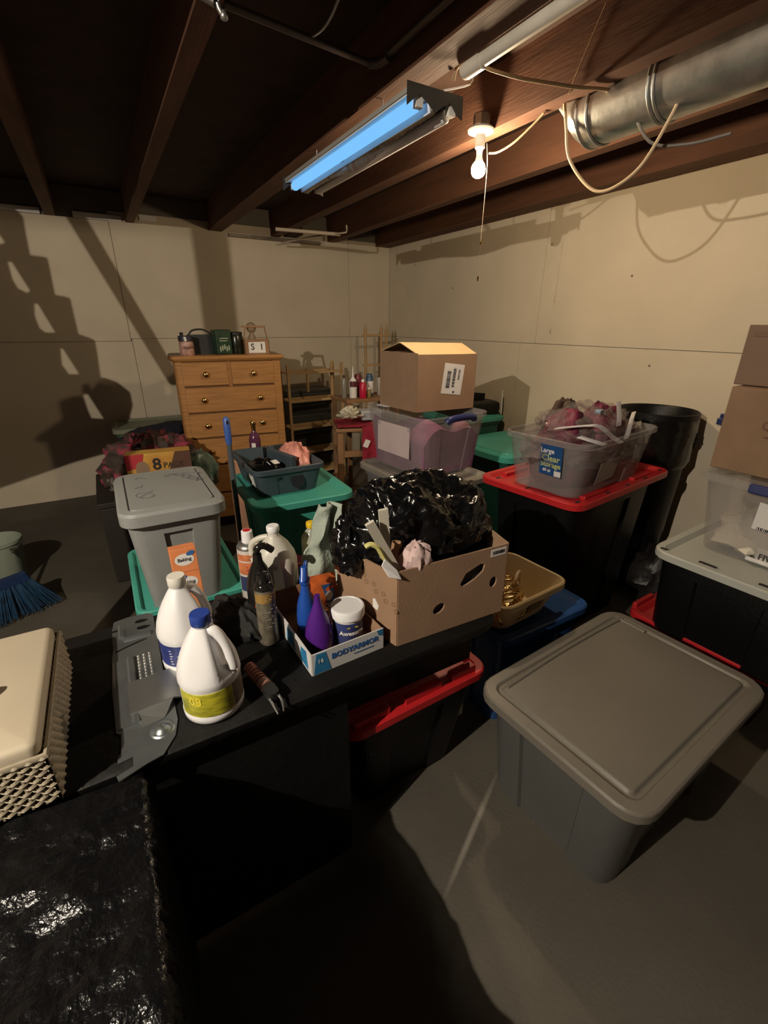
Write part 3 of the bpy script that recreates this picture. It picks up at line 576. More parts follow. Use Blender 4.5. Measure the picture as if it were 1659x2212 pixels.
mk('body', box((-.29, -.32, 0), (.29, .215, .355)), mat('brown_cardboard_shaded', (.22, .135, .078, 1), .8, var=.06, vs=9), r4, bevel=.004)  # cardboard colour darkened to carry the shade on this stack
mk('top_seam', box((-.291, -.005, .354), (.291, .005, .3565)), CARDIN, r4)
mk('lettering', onface(words('QUALITY', .05, .0004, .001), (-.2905, -.035, .21), -90), mat('brown_print', (.12, .06, .03, 1), .7), r4)
mk('lettering', onface(printlines(.14, 1, .02, .008), (-.2905, -.02, .165), -90), mat('brown_print', (.12, .06, .03, 1)), r4)
mk('crown_print', onface(plate([(-.04, 0), (.04, 0), (.03, .025), (0, .03), (-.03, .025)], (), .0008), (-.2905, -.05, .25), -90), mat('brown_print', (.12, .06, .03, 1)), r4)
r5 = thing('top_brown_box', 'brown cardboard box at the top of the right-hand stack', 'cardboard box', (2.68, .80, 1.466), 3)
mk('body', box((-.31, -.32, 0), (.29, .215, .24)), mat('brown_cardboard_shaded_top', (.17, .11, .075, 1), .85, var=.06), r5, bevel=.004)  # shade put into the cardboard colour here too
mk('tape_strip', box((-.312, -.26, .195), (-.309, .19, .215)), mat('brown_tape', (.14, .08, .05, 1), .4), r5)
tag(mk('blue_clamp', join(cbox((0, 0, .02), (.05, .03, .04)), cbox((.01, 0, .05), (.02, .03, .03))), NAVY, None, (3.27, 1.39, 1.13), 0, bevel=.004), 'small blue clamp hooked on the right wall behind the brown boxes', 'clamp')

# ---------------------------------------------------- blue tote with the cream litter tray
bu = thing('blue_tote', 'dark blue lidded tote wedged between the table and the big grey tote', 'storage tote', (1.47, 1.22, 0), 0)
mk('body', tote_body(.50, .27, .47, .02, .04, .01, open_top=False), BLUE, bu, smooth=35)
mk('lid', tote_lid(.58, .33, .06, .50, .035, 'dish'), BLUE, bu, smooth=35)
tr = thing('cream_tray', 'cream plastic tray holding a gold wire coil beside the open box', 'tray', (1.37, 1.24, .505), 4)
mk('shell', tote_body(.40, .33, .16, .05, .05, 0, zr=.12, rim=.014), mat('cream_tray_plastic', (.60, .46, .25, 1), .5, var=.08), tr, smooth=40)
mk('stain', onface(plate([(-.05, -.02), (.05, -.015), (.055, .02), (-.03, .03)], (), .0008), (.02, -.143, .07), 0, -16), mat('tray_stain', (.20, .13, .06, 1), .7), tr)
gc = thing('gold_wire_coil', 'coil of shiny gold wire and cups in the cream tray', 'wire coil', (1.33, 1.20, .513), 0)
GOLD = mat('shiny_gold', (.75, .52, .22, 1), .22, metal=1, bump=.2, bs=50)
for k in range(9):
    ps = [(.075*cos(t)*(1-.03*k)+.012*k-.05, -.08+.014*k+.02*sin(3*t+k), .085+.07*sin(t)) for t in [2*pi*i/20 for i in range(20)]]
    mk('wire_turn', tube(ps, .0065, 6, True), GOLD, gc, smooth=60)
mk('hoop', tube([(.085+.05*cos(t), .02+.03*cos(t), .12+.05*sin(t)) for t in [2*pi*i/18 for i in range(18)]], .006, 6, True), CREAM, gc, smooth=60)

# ================================================================== THE TABLE
T = .74
tb_ = thing('folding_table', 'long folding table under a matt black cover', 'table', (.05, 1.20, 0))
mk('table_top', loft([rrect(1.88, .59, .08, .752), rrect(1.90, .605, .08, .762), rrect(1.90, .605, .08, .785), rrect(1.88, .59, .08, .79)]), CLOTH, tb_, smooth=40)
mk('dark_fill_sheet', panel((-.93, -.270), (.38, -.270), .02, .76, .004), CLOTH, tb_)  # black sheet added to fill the shaded space under the table
mk('lid_shade_sheet', panel((.36, -.168), (.94, -.168), .53, .756, .004), CLOTH, tb_)  # black sheet added where the tote lid lies in shade
for sx in (-.85, .30):
    for sy in (-.20, .22): mk('leg', tube([(sx, sy, 0), (sx, sy, .755)], .014, 8), BLK, tb_)
    mk('leg_brace', tube([(sx, -.20, .12), (sx, .22, .12)], .01, 8), BLK, tb_)
# black film-wrapped crate in the left foreground
fb = thing('film_covered_crate', 'waist-high crate wrapped in wrinkled glossy black plastic in the left foreground', 'wrapped crate', (-.50, .58, 0))
mk('crate', box((-.50, -.60, -.09), (.40, .30, .69)), BLK, fb)
def filmtop(a, b):
    x = -.56+.98*a; y = -.70+1.05*b; z = .735
    q = Vector((x*2.2+y*1.1, y*5.5-x*1.2, 3)); r1 = (.5-abs(noise.noise(q)))*.5; r2 = noise.noise(Vector((x*16+4, y*16, 1)))
    m_ = max(0, noise.noise(Vector((x*3, y*3, 8)))+.25)
    z += .085*(r1-.12)+.014*(.3-abs(noise.noise(Vector((x*9+y*4, y*22, 5)))))+.012*r2*m_+.004*noise.noise(Vector((x*42, y*42, 2)))*m_
    e = max(0, x-.395)/.03; z -= .05*min(1, e)**2; 
    return (x, y, z)
v, f = lump(96, 110, filmtop)
hang = []
for j in range(110):
    x, y, z = v[j*96+95]; hang.append((x+.004+.012*noise.noise(Vector((y*9, 0, 4))), y, .30))
k = len(v); v = v+hang; f = f+[(j*96+95, k+j, k+j+1, (j+1)*96+95) for j in range(109)]
mk('black_film', (v, f), BAG2, fb, smooth=70)
# wicker basket with a cream padded lid
wb = thing('wicker_basket', 'cream wicker basket with a smooth padded lid on the left of the table', 'basket', (-.50, 1.175, .744), 0)
WK = mat('cream_wicker', (.34, .29, .21, 1), .6, var=.12, vs=30)
hw, hd, hh = .245, .235, .125
weave = []
for k in range(10):
    z = .008+k*.0128
    for side in range(2):
        L_ = 2*(hw if side == 0 else hd); n = 42 if side == 0 else 40
        pts = []
        for i in range(n*2+1):
            u = -L_/2+L_*i/(n*2); o_ = .0045*sin(pi*i/2+pi*k)
            pts.append((u, -hd-o_, z) if side == 0 else (hw+o_, u, z))
        weave.append(tube(pts, .0052, 5))
for i in range(21):
    u = -hw+2*hw*i/20; weave.append(tube([(u, -hd, 0), (u, -hd, hh)], .004, 5))
    u = -hd+2*hd*i/20; weave.append(tube([(hw, u, 0), (hw, u, hh)], .004, 5))
wv = mk('weave', join(*weave), WK, wb, smooth=60); wv['kind'] = 'stuff'
mk('liner', box((-hw+.01, -hd+.012, 0), (hw-.012, hd-.01, hh-.004)), DPINE, wb)
mk('rim', tube([(-hw, -hd, hh), (hw, -hd, hh), (hw, hd, hh), (-hw, hd, hh)], .008, 6, True), WK, wb, smooth=60)
mk('lid', loft([rrect(.475+2*a, .465+2*a, max(.008, .02+a), b) for a, b in ((-.004, .126), (0, .130), (0, .150), (-.006, .158), (-.016, .162))]), mat('cream_vinyl', (.47, .41, .31, 1), .5, var=.03), wb, smooth=40)
tag(mk('green_leaf', loft([[(-.02, y*1, z) for y, z in ()] or [(.03*sin(t)*cos(a), .055*t/pi-.01, .006+.012*sin(t)+.03*sin(t)*sin(a)*.2) for a in [2*pi*k/8 for k in range(8)]] for t in [pi*(j+.5)/8 for j in range(8)]]), mat('leaf_green', (.03, .09, .02, 1), .5), None, (-.375, 1.13, .908), 20, smooth=60), 'dark green leaf-shaped scrap lying on the cream basket lid', 'leaf')

# zinc bracket panel on the table
zp = thing('zinc_bracket', 'long zinc metal bracket plate with slots and studs lying on the table', 'metal bracket', (-.08, 1.26, T+.003), 0)
outer = [(-.055, .335), (-.015, .345), (.05, .340), (.066, .325), (.066, .18), (.062, -.05), (.075, -.10), (.074, -.22), (.062, -.27), (.03, -.315), (-.005, -.322), (-.066, -.342), (-.07, -.325), (-.035, -.315), (-.034, -.285), (-.066, -.29), (-.066, -.275), (-.058, -.26), (-.055, -.20), (-.066, -.19), (-.070, -.02), (-.066, .13), (-.062, .165), (-.062, .27), (-.045, .272), (-.045, .285), (-.062, .285)]
mk('base_plate', plate(outer, [ell(.028, .300, .021, .012), ell(.032, .258, .021, .012), [(-.055, .152), (-.02, .166), (.012, .176), (.035, .182), (.036, .189), (.012, .185), (-.02, .175), (-.056, .160)], ell(-.045, .10, .004, .005, 8), ell(.052, -.165, .004, .005, 8)], .003), ZINC, zp)
mk('raised_channel', loft([[(x, y, z) for x, z in ((-.066, .001), (-.060, .006), (-.028, .007), (-.022, .014), (-.012, .014), (-.008, .001))] for y in (.10, .06, -.10, -.185)]), ZINC, zp, smooth=30)
mk('press_rib', loft([[(x, y, z) for y, z in ((.195, .001), (.205, .008), (.215, .010), (.222, .001))] for x in (-.03, .05)]), ZINC, zp, smooth=40)
mk('press_rib', loft([[(x, y, z) for x, z in ((-.045, .001), (-.038, .008), (-.028, .008), (-.022, .001))] for y in (.225, .30)]), ZINC, zp, smooth=40)
for i in range(3):
    for j in range(8): mk('stud', move(lathe([(.0045, 0), (.0042, .003), (.002, .005), (.0004, .0055)], 8), (.004+i*.0155, .10-j*.0155, .0015)), GALV, zp, smooth=60)
mk('pressed_dome', move(lathe([(.030, 0), (.026, .003), (.020, .001), (.014, .008), (.006, .011), (.001, .0115)], 20), (.036, -.235, .0015)), ZINC, zp, smooth=50)
mk('bent_bracket', loft([[(x, y, z) for x, z in ((-.03, .012), (.03, .016), (.075, .018), (.105, .006), (.110, .008), (.078, .022), (.03, .020), (-.03, .016))] for y in (-.03, -.09, -.155)]), mat('zinc_plate_pale', (.36, .37, .36, 1), .38, metal=.85, var=.1, vs=9), zp, smooth=30)
mk('bent_lip', quad([(-.03, -.155, .014), (.075, -.155, .02), (.045, -.20, .004), (-.005, -.205, .003)], .002), MATS['zinc_plate_pale'], zp)

# ---------------------------------------------------- jugs, cans, bottles
def jug(name, label, loc, rz, cap, labelmat, lz, text=None, tmat=None, body=WHITEP, arc=(-140, 40)):
    t = thing(name, label, 'jug', loc, rz)
    prof = [(.070, .0), (.077, .006), (.078, .02), (.076, .025), (.076, .105), (.079, .112), (.0785, .125), (.074, .150), (.064, .180), (.050, .210), (.034, .238), (.023, .255), (.0195, .262), (.0195, .270)]
    rings = []
    for r, z in prof:
        k = max(0, min(1, (z-.12)/.03))*max(0, min(1, (.262-z)/.03))
        ring = []
        for i in range(40):
            a = 2*pi*i/40; da = abs((a+pi) % (2*pi)-pi)
            c = r*(1-.42*k*max(0, 1-(da/.75)**2))
            for s in (1.45, -1.45): 
                dd = abs((a-s+pi) % (2*pi)-pi); c *= 1-.10*k*max(0, 1-(dd/.5)**2)
            ring.append((c*cos(a), c*sin(a), z))
        rings.append(ring)
    mk('bottle', loft(rings), body, t, smooth=50)
    mk('handle', tube(smoothpath([(.012, 0, .245), (.034, 0, .240), (.052, 0, .215), (.064, 0, .175), (.068, 0, .135), (.058, 0, .115)], 5), .0125, 10, rr=[.0125+.004*sin(i) * 0+.003*abs(i-12)/12 for i in range(26)]), body, t, smooth=60)
    c = mk('cap', lathe([(.0235, .262), (.025, .264), (.025, .288), (.0235, .292), (.001, .292)], 24), cap, t, smooth=40)
    mk('cap_collar', lathe([(.021, .255), (.0225, .257), (.0225, .262), (.021, .263)], 20), body, t, smooth=40)
    lb = mk('wrap_label', band(.076, lz[0], .076, lz[1], arc[0], arc[1], 24), labelmat, t, smooth=60)
    if text:
        for s, sz, a, z, tm in text: mk('lettering', wrap(words(s, sz, .0004, .0006) if isinstance(s, str) else printlines(sz, s), .0765, a, z), tm, lb)
    return t
NB = mat('navy_label', (.02, .035, .20, 1), .45, var=.3, vs=60)
YL = mat('yellow_label', (.55, .50, .03, 1), .45, col2=(.16, .17, .02, 1), vs=22, stretch=(1, 1, 3))
jug('white_cap_bleach_jug', 'white bleach jug with a white cap and navy label', (.065, 1.275, T+.003), 8, mat('ivory_cap', (.70, .68, .62, 1), .45), NB, (.03, .10), [(6, .045, -128, .085, WHITE)], arc=(-215, -60))
j2 = jug('blue_cap_jug', 'white jug with a dark blue cap and yellow label at the front', (.09, 1.05, T+.003), -38, mat('blue_cap', (.02, .05, .28, 1), .4), YL, (.028, .10), [('08', .032, -92, .078, mat('lemon_print', (.75, .62, .05, 1), .5))], arc=(-130, -20))
mk('rear_label', band(.076, .028, .076, .10, -18, 95, 24), mat('brown_label', (.22, .17, .13, 1), .5, var=.3, vs=40), j2, smooth=60)
# translucent jug
MILK = mat('milky_jug', (.74, .72, .64, 1), .35, trans=.22)
mjg = thing('milky_jug', 'empty translucent milk-type jug with a white cap behind the spray can', 'jug', (.405, 1.45, T+.003), 150)
rings = [rrect(a, a, b, z) for a, b, z in ((.130, .02, 0), (.140, .03, .008), (.142, .035, .08), (.142, .04, .16), (.130, .045, .195), (.095, .04, .235), (.05, .022, .262), (.038, .017, .27), (.038, .017, .285))]
mk('bottle', loft(rings), MILK, mjg, smooth=45)
mk('handle', tube(smoothpath([(.02, 0, .262), (.05, 0, .255), (.078, 0, .235), (.084, 0, .20), (.078, 0, .165), (.062, 0, .15)], 4), .011, 8), MILK, mjg, smooth=60)
mk('cap', lathe([(.021, .282), (.0225, .285), (.0225, .302), (.02, .305)], 20), WHITEP, mjg, smooth=40)
mk('date_print', onface(words('||||', .03, .0004), (0, -.0725, .09), 0), mat('grey_print2', (.35, .34, .32, 1), .7), mjg)
def can(name, label, loc, r, h, bodym, capm, capr, caph, domem=GALV, bands=(), cat='spray can'):
    t = thing(name, label, cat, loc)
    mk('can_body', lathe([(r*.95, 0), (r, .004), (r, h-.004), (r*.98, h)], 24), bodym, t, smooth=40)
    mk('dome', lathe([(r, h), (r*1.02, h+.004), (r*.85, h+.015), (capr, h+.022)], 24), domem, t, smooth=50)
    mk('cap', lathe([(capr, h+.018), (capr*1.02, h+.02), (capr*.93, h+.018+caph), (capr*.8, h+.02+caph)], 24), capm, t, smooth=40)
    for z0, z1, ma in bands: mk('label_band', band(r, z0, r, z1, -170, 10, 20), ma, t, smooth=60)
    return t
OR = mat('orange_label', (.62, .20, .08, 1), .45, var=.25, vs=40)
pc = can('orange_spray_can', 'aerosol can with an orange label and white cap with a red top', (.332, 1.53, T+.004), .042, .205, mat('pale_label', (.55, .52, .50, 1), .4), WHITEP, .021, .045, GALV, ((.165, .190, OR), (.11, .158, OR), (.04, .10, mat('navy_band', (.03, .04, .10, 1), .4))))
mk('red_top', lathe([(.014, .268), (.014, .2705)], 16), RED, pc)
mk('lettering', wrap(printlines(.03, 2, .013, .006), .0423, -100, .142), RED, pc); mk('lettering', wrap(printlines(.04, 3, .012, .005), .0423, -100, .082), WHITE, pc)
bs_ = thing('black_sprayer_bottle', 'glossy black bottle with a red and gold label leaning among the jugs', 'bottle', (.315, 1.34, T+.004), 15)
GB = mat('glossy_black', (.012, .011, .010, 1), .12)
mk('bottle', lathe([(.040, 0), (.045, .006), (.045, .15), (.040, .18), (.028, .215), (.016, .24), (.014, .265)], 24), GB, bs_, smooth=50)
mk('spout', tube(smoothpath([(0, 0, .255), (.0, -.004, .285), (.02, -.012, .292), (.045, -.02, .27)], 4), .012, 8), GB, bs_, smooth=60)
mk('label', band(.045, .045, .045, .10, -150, -95, 16), RED, bs_, smooth=60); mk('gold_patch', band(.0455, .085, .0455, .10, -140, -115, 10), BRASS, bs_, smooth=60)
gcan = can('olive_spray_can', 'tall aerosol can with a dull olive and grey label in front', (.30, 1.235, T+.004), .031, .20, mat('olive_can', (.17, .15, .11, 1), .35, var=.3, vs=50), GB, .02, .03, GB, ((.16, .19, mat('amber_band', (.30, .18, .05, 1), .4)),))
mk('lettering', wrap(printlines(.022, 2, .009, .004), .0312, -85, .18), mat('pale_print', (.5, .42, .3, 1), .5), gcan)
mk('small_print', wrap(join(*[move(box((-.018, -.0012, 0), (.018-.008*(k % 3), .0012, .0003)), (0, -.009*k, 0)) for k in range(10)]), .0312, -85, .145), mat('faint_print', (.32, .29, .25, 1), .6), gcan)
# yellow-capped bottle, red-lid jar, sage cloth
yb = thing('yellow_cap_bottle', 'clear bottle of yellow-green liquid with a yellow cap behind the cloth', 'bottle', (.575, 1.53, T+.004), 0)
mk('bottle', lathe([(.036, 0), (.04, .005), (.04, .17), (.037, .19), (.02, .215), (.013, .225), (.013, .235)], 20), mat('clear_bottle', (.75, .78, .70, 1), .15, trans=.55), yb, smooth=50)
mk('liquid', lathe([(.034, .004), (.0375, .01), (.0375, .165)], 20), mat('olive_liquid', (.28, .30, .04, 1), .2), yb, smooth=50)
mk('cap', lathe([(.0165, .228), (.0175, .23), (.0175, .248), (.016, .25)], 18), mat('yellow_cap', (.75, .52, .02, 1), .4), yb, smooth=40)
mk('label', band(.0402, .03, .0402, .13, -150, 20, 18), WHITE, yb, smooth=60)
rj = thing('red_lid_tub', 'small round tub with a red patterned lid behind the milky jug', 'tub', (.485, 1.52, T+.004))
mk('tub', lathe([(.04, 0), (.045, .1)], 20), mat('dark_tub', (.06, .03, .03, 1), .5), rj, smooth=50)
mk('lid', lathe([(.047, .095), (.048, .098), (.048, .112), (.043, .115), (.04, .112)], 20), mat('raspberry_lid', (.48, .05, .10, 1), .4), rj, smooth=40)
def cloth(a, b):
    x = .17*(a-.5)*(1-.55*b)+.02*noise.noise(Vector((a*4, b*4, 1)))+.075*b; y = .022*sin(a*9+b*2)+.03*noise.noise(Vector((a*3, b*5, 7)))+.03*b
    return (x, y, .345*b)
sc = mk('sage_cloth', lump(22, 26, cloth), mat('sage_fabric', (.36, .42, .36, 1), .9, var=.08, bump=.3, bs=90), None, (.535, 1.40, T+.012), -8, smooth=60)
sm = sc.modifiers.new('t', 'SOLIDIFY'); sm.thickness = .006
tag(sc, 'limp sage green cloth hanging beside the black garbage bag', 'cloth')
# dark cloth and knife/pruner
tag(mk('black_glove_heap', blob(.05, .13, .06, 41, .35, 2.4, ridge=True), mat('dull_black_cloth', (.005, .005, .005, 1), .8, var=.2), None, (.235, 1.36, T+.003), 20, smooth=60), 'limp black glove between the jugs and the olive can', 'glove')
pr = thing('red_grip_tool', 'hand tool with a red-brown ribbed grip and open steel jaws', 'hand tool', (.222, 1.02, T+.004), 8)
mk('grip', tube([(-.005, .10, .022), (0, .02, .02)], .016, 12), mat('red_brown_grip', (.26, .085, .055, 1), .55, var=.2, vs=30), pr, smooth=50)
for k in range(6): mk('grip_rib', tube([(-.0045+.0008*k, .094-.013*k, .0218), (-.0043+.0008*k, .089-.013*k, .0217)], .0175, 12), MATS['red_brown_grip'], pr, smooth=50)
mk('collar', tube([(0, .02, .02), (.002, -.005, .02)], .018, 12), mat('rusty_collar', (.25, .13, .10, 1), .5), pr, smooth=50)
mk('head', loft([rrect(.034, .05, .012, z, cx=.003, cy=-.028) for z in (.006, .03)]), mat('dark_steel', (.06, .06, .06, 1), .3, metal=.7), pr, smooth=50)
for s in (-1, 1): mk('jaw', tube(smoothpath([(.003+s*.012, -.045, .016), (.002+s*.013, -.07, .012), (-.004+s*.008, -.10, .006)], 4), .004, 8, rr=[.0045-.0003*i for i in range(9)]), GALV, pr, smooth=60)

# ---------------------------------------------------- printed drinks tray with cleaners
ty = thing('drinks_tray', 'shallow printed cardboard drinks tray holding spray bottles', 'cardboard tray', (.475, 1.19, T+.002), 2)
tw, td, th_ = .245, .345, .075
WB = mat('printed_white_card', (.60, .60, .60, 1), .6, var=.04)
mk('bottom', box((-tw/2, -td/2, 0), (tw/2, td/2, .003)), CARDIN, ty)
fr = mk('front_wall', panel((-tw/2, -td/2), (tw/2, -td/2), 0, th_, .004), WB, ty)
lf = mk('side_wall', panel((-tw/2, td/2), (-tw/2, -td/2), 0, th_, .004), WB, ty)
mk('side_wall', panel((tw/2, -td/2), (tw/2, td/2), 0, th_*.92, .004), CARD, ty); mk('back_wall', panel((tw/2, td/2), (-tw/2, td/2), 0, th_*1.3, .004), CARDIN, ty)
mk('wall_lining', box((-tw/2+.0022, -td/2+.004, .003), (-tw/2+.0035, td/2-.004, th_-.003)), CARDIN, ty); mk('wall_lining', box((-tw/2+.004, -td/2+.0022, .003), (tw/2-.004, -td/2+.0035, th_-.003)), CARDIN, ty)
BP = mat('tray_blue', (.03, .20, .42, 1), .5, var=.15, vs=30)
yf = -td/2-.0024
mk('blue_patch', onface(plate([(-.118, .003), (-.062, .003), (-.078, .071), (-.108, .073)], (), .0008), (0, yf, 0), 0), BP, fr)
mk('blue_patch', onface(plate([(.105, .055), (.121, .048), (.121, .074), (.098, .074)], (), .0008), (0, yf, 0), 0), BP, fr)
mk('lettering', onface(words('BODYARMOR', .0262, .0004, .0008), (.022, yf-.0006, .045), 0), BINK, fr)
mk('lettering', onface(words('16', .02, .0004), (-.095, yf-.001, .045), 0), WHITE, fr); mk('lettering', onface(printlines(.07, 1, .01, .0025), (.05, yf-.0006, .024), 0), BINK, fr)
for k, (a, b) in enumerate(((-.14, -.06), (-.02, .05), (.09, .15))): mk('blue_patch', onface(plate([(a, .01), (b, .008), (b-.01, .068), (a+.01, .06)], (), .0008), (-tw/2-.0025, 0, 0), -90), BP, lf)
def sprayer(name, label, loc, rz, ma, headm, h=.24, r=.036):
    t = thing(name, label, 'spray bottle', loc, rz)
    mk('bottle', lathe([(r*.92, 0), (r, .006), (r, h*.28), (r*.86, h*.45), (r*.5, h*.62), (r*.38, h*.7), (r*.38, h*.76)], 22), ma, t, smooth=50)
    if headm:
        mk('collar', lathe([(.016, h*.74), (.017, h*.75), (.017, h*.82), (.013, h*.84)], 14), headm, t, smooth=40)
        mk('trigger_head', loft([[(x, y*s, z) for x, z in ((0, 0), (0, 1))] for y, s in ()] or [rrect(.05-.012*k, .022, .008, h*.83+.012*k, cx=-.004+.002*k) for k in range(4)]), headm, t, smooth=50)
        mk('nozzle', tube([(.02, 0, h*.94), (.045, 0, h*.95)], .007, 8), headm, t, smooth=50)
        mk('trigger', tube(smoothpath([(.016, 0, h*.88), (.030, 0, h*.84), (.034, 0, h*.76)], 4), .005, 6), headm, t, smooth=50)
    return t
BSP = mat('blue_spray_plastic', (.015, .07, .35, 1), .25)
sprayer('blue_spray_bottle', 'translucent blue spray bottle in the drinks tray', (.425, 1.215, T+.006), 60, BSP, BSP, .25, .033)
pv = thing('purple_cleaner_bottle', 'purple teardrop cleaner bottle in the corner of the drinks tray', 'bottle', (.430, 1.125, T+.006), 0)
mk('bottle', lathe([(.036, 0), (.044, .006), (.046, .03), (.043, .07), (.032, .11), (.018, .145), (.011, .17), (.009, .19)], 24), mat('purple_plastic', (.075, .015, .20, 1), .22), pv, smooth=50)
ts = thing('white_cleaner_tub', 'white screw-lid cleaner tub with a navy label in the drinks tray', 'tub', (.528, 1.12, T+.006), 0)
mk('tub', lathe([(.046, 0), (.050, .005), (.050, .085), (.048, .09)], 28), mat('tub_navy', (.035, .05, .17, 1), .4, var=.2, vs=40), ts, smooth=40)
mk('tub_neck', lathe([(.0495, .083), (.0505, .085), (.0505, .098)], 28), WHITEP, ts, smooth=40)
mk('lid', lathe([(.054, .094), (.056, .096), (.056, .120), (.053, .125), (.047, .126), (.046, .1245), (.001, .1245)], 32), WHITEP, ts, smooth=40)
mk('lettering', wrap(words('Awesome', .021, .0004, .0006), .0503, -98, .050), WHITE, ts); mk('lettering', wrap(printlines(.035, 1, .01, .004), .0503, -98, .070), mat('lemon_print', (.75, .62, .05, 1)), ts)
po = thing('orange_pouch', 'orange and blue laundry pouch standing in the back of the drinks tray', 'pouch', (.510, 1.300, T+.006), -6)
pm = [[(x*(1-.10*abs(t-.5)), -.02*sin(pi*(1-t))*s, .15*t) for x, s in ((-.06, .1), (-.03, .8), (0, 1), (.03, .8), (.06, .1), (.03, -.5), (0, -.7), (-.03, -.5))] for t in [k/8 for k in range(9)]]
mk('pouch', loft(pm), mat('pouch_orange', (.60, .13, .03, 1), .35, var=.3, vs=26), po, smooth=50)
def pface(poly, ma, nm='print_patch'):
    g = plate(poly, (), .0006)
    v = []
    for x, y, d in g[0]:
        t = y/.15; k = 1-.10*abs(t-.5); u = abs(x)/.06; v.append((x*k, -.02*sin(pi*(1-t))*(1-.85*u*u)-.0025-d, y))
    return mk(nm, (v, g[1]), ma, po)
pface([(.0, .115), (.05, .11), (.055, .012), (.022, .012), (.016, .06)], mat('pouch_blue', (.02, .08, .24, 1), .4), 'blue_panel')
pface(ell(.026, .068, .015, .02), mat('pouch_pale', (.55, .52, .5, 1), .5))
pface([(.03, .095), (.05, .094), (.05, .104), (.03, .105)], RED)
gw = words('OXI', .026, .0003, .0008); mk('lettering', xf((([(x+.028, -.0215-.0004+(abs(x+.028)/.06)**2*.016, y+.030) for x, y, z in gw[0]]), gw[1]), Matrix()), WHITE, po)

# ---------------------------------------------------- open banana-type box with black bag
ob = thing('open_cardboard_box', 'large open cardboard box with hand holes overflowing with a black bag', 'cardboard box', (0, 0, T+.002))
A, B_, C_, D_ = (.645, 1.005), (1.075, .985), (1.145, 1.29), (.575, 1.29)
H1 = .272
hexh = [(.235, .165), (.255, .20), (.315, .222), (.335, .215), (.328, .19), (.30, .17), (.262, .155), (.245, .152)]
mk('front_panel', panel(A, B_, 0, H1, .006, (hexh, ell(.155, .095, .024, .018, 14, .5), ell(.378, .135, .016, .021, 14))), CARD, ob)
mk('side_panel', panel(B_, C_, 0, H1, .006), CARD, ob); mk('back_panel', panel(C_, D_, 0, H1-.02, .006), CARD, ob)
mk('side_panel', panel(D_, A, 0, H1-.012, .006), CARD, ob)
mk('bottom', loft([[(x, y, z) for x, y in (A, B_, C_, D_)] for z in (0, .004)]), CARDIN, ob)
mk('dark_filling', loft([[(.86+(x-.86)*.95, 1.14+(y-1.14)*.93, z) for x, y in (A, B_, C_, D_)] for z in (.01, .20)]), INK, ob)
u = Vector((A[0]-D_[0], A[1]-D_[1])).normalized(); aL = math.degrees(math.atan2(u.y, u.x))
for k in range(10):
    t = .10+.045*(k // 2)+.01*(k % 2); z = .22-.017*(k // 2)-.022*(k % 2)
    p = Vector(D_)+u*t; mk('stamped_ring', onface(join(plate(ell(0, 0, .0085, .0085, 14), [ell(0, 0, .006, .006, 14)], .0006)), (p.x-.0036, p.y-.001, z), aL), mat('ring_print', (.20, .11, .05, 1), .8), ob)
p = Vector(D_)+u*.20; mk('torn_paper', onface(plate([(-.014, -.016), (.008, -.02), (.014, 0), (-.004, .02), (-.014, .016)], (), .0008), (p.x-.004, p.y-.001, .115), aL), WHITE, ob)
p = Vector(A)+(Vector(B_)-Vector(A))*.90
ol = mk('corner_label', onface(plate([(-.033, -.014), (.033, -.014), (.033, .014), (-.033, .014)], (), .0008), (p.x, p.y-.0038, .25), -2.7), WHITE, ob)
barcode(ol, (p.x, p.y-.0044, .25), -2.7, .05, .012, 14)
def bagfn(a, b):
    th = 2*pi*a; q = b
    rx, ry = .275*(1-q**2.4)+.003, .165*(1-q**2.4)+.003
    if q < .02: rx, ry = .26, .13
    x = .87+rx*cos(th)-.03*q; y = 1.215+ry*sin(th)+.03*q
    z = .985+.235*sin(q*pi/2)**.9
    n = Vector((x*6, y*6, z*6)); n = n+.5*Vector((noise.noise(n*.8), noise.noise(n*.8+Vector((9, 0, 0))), 0)); d = (.35-abs(noise.noise(n*1.5)))*.062+(.3-abs(noise.noise(n*3.4)))*.036+(.3-abs(noise.noise(n*7.5)))*.014
    return (x+cos(th)*d*.8*(1-q), y+sin(th)*d*.8*(1-q), max(.95, z+d*.9-.012))
gb = thing('black_garbage_bag', 'crumpled shiny black garbage bag bulging out of the open box', 'garbage bag', (0, 0, 0))
nB, mB = 110, 52
vb = [bagfn(i/nB, j/mB) for j in range(mB+1) for i in range(nB)]
fbb = [(j*nB+i, j*nB+(i+1) % nB, (j+1)*nB+(i+1) % nB, (j+1)*nB+i) for j in range(mB) for i in range(nB)]+[tuple(range(nB-1, -1, -1))]
mk('bag', (vb, fbb), BAG, gb, smooth=75)
mk('bag_mouth', blob(.055, .06, .10, 17, .35, 2.4, 40, 20, ridge=True), BAG, gb, (.60, 1.24, .955), 0, smooth=75)
mk('hanging_end', move(rot(blob(.045, .06, .045, 23, .3, 2.2, 32, 16, ridge=True), 'X', 180), (.572, 1.20, 1.01)), BAG, gb, smooth=75)
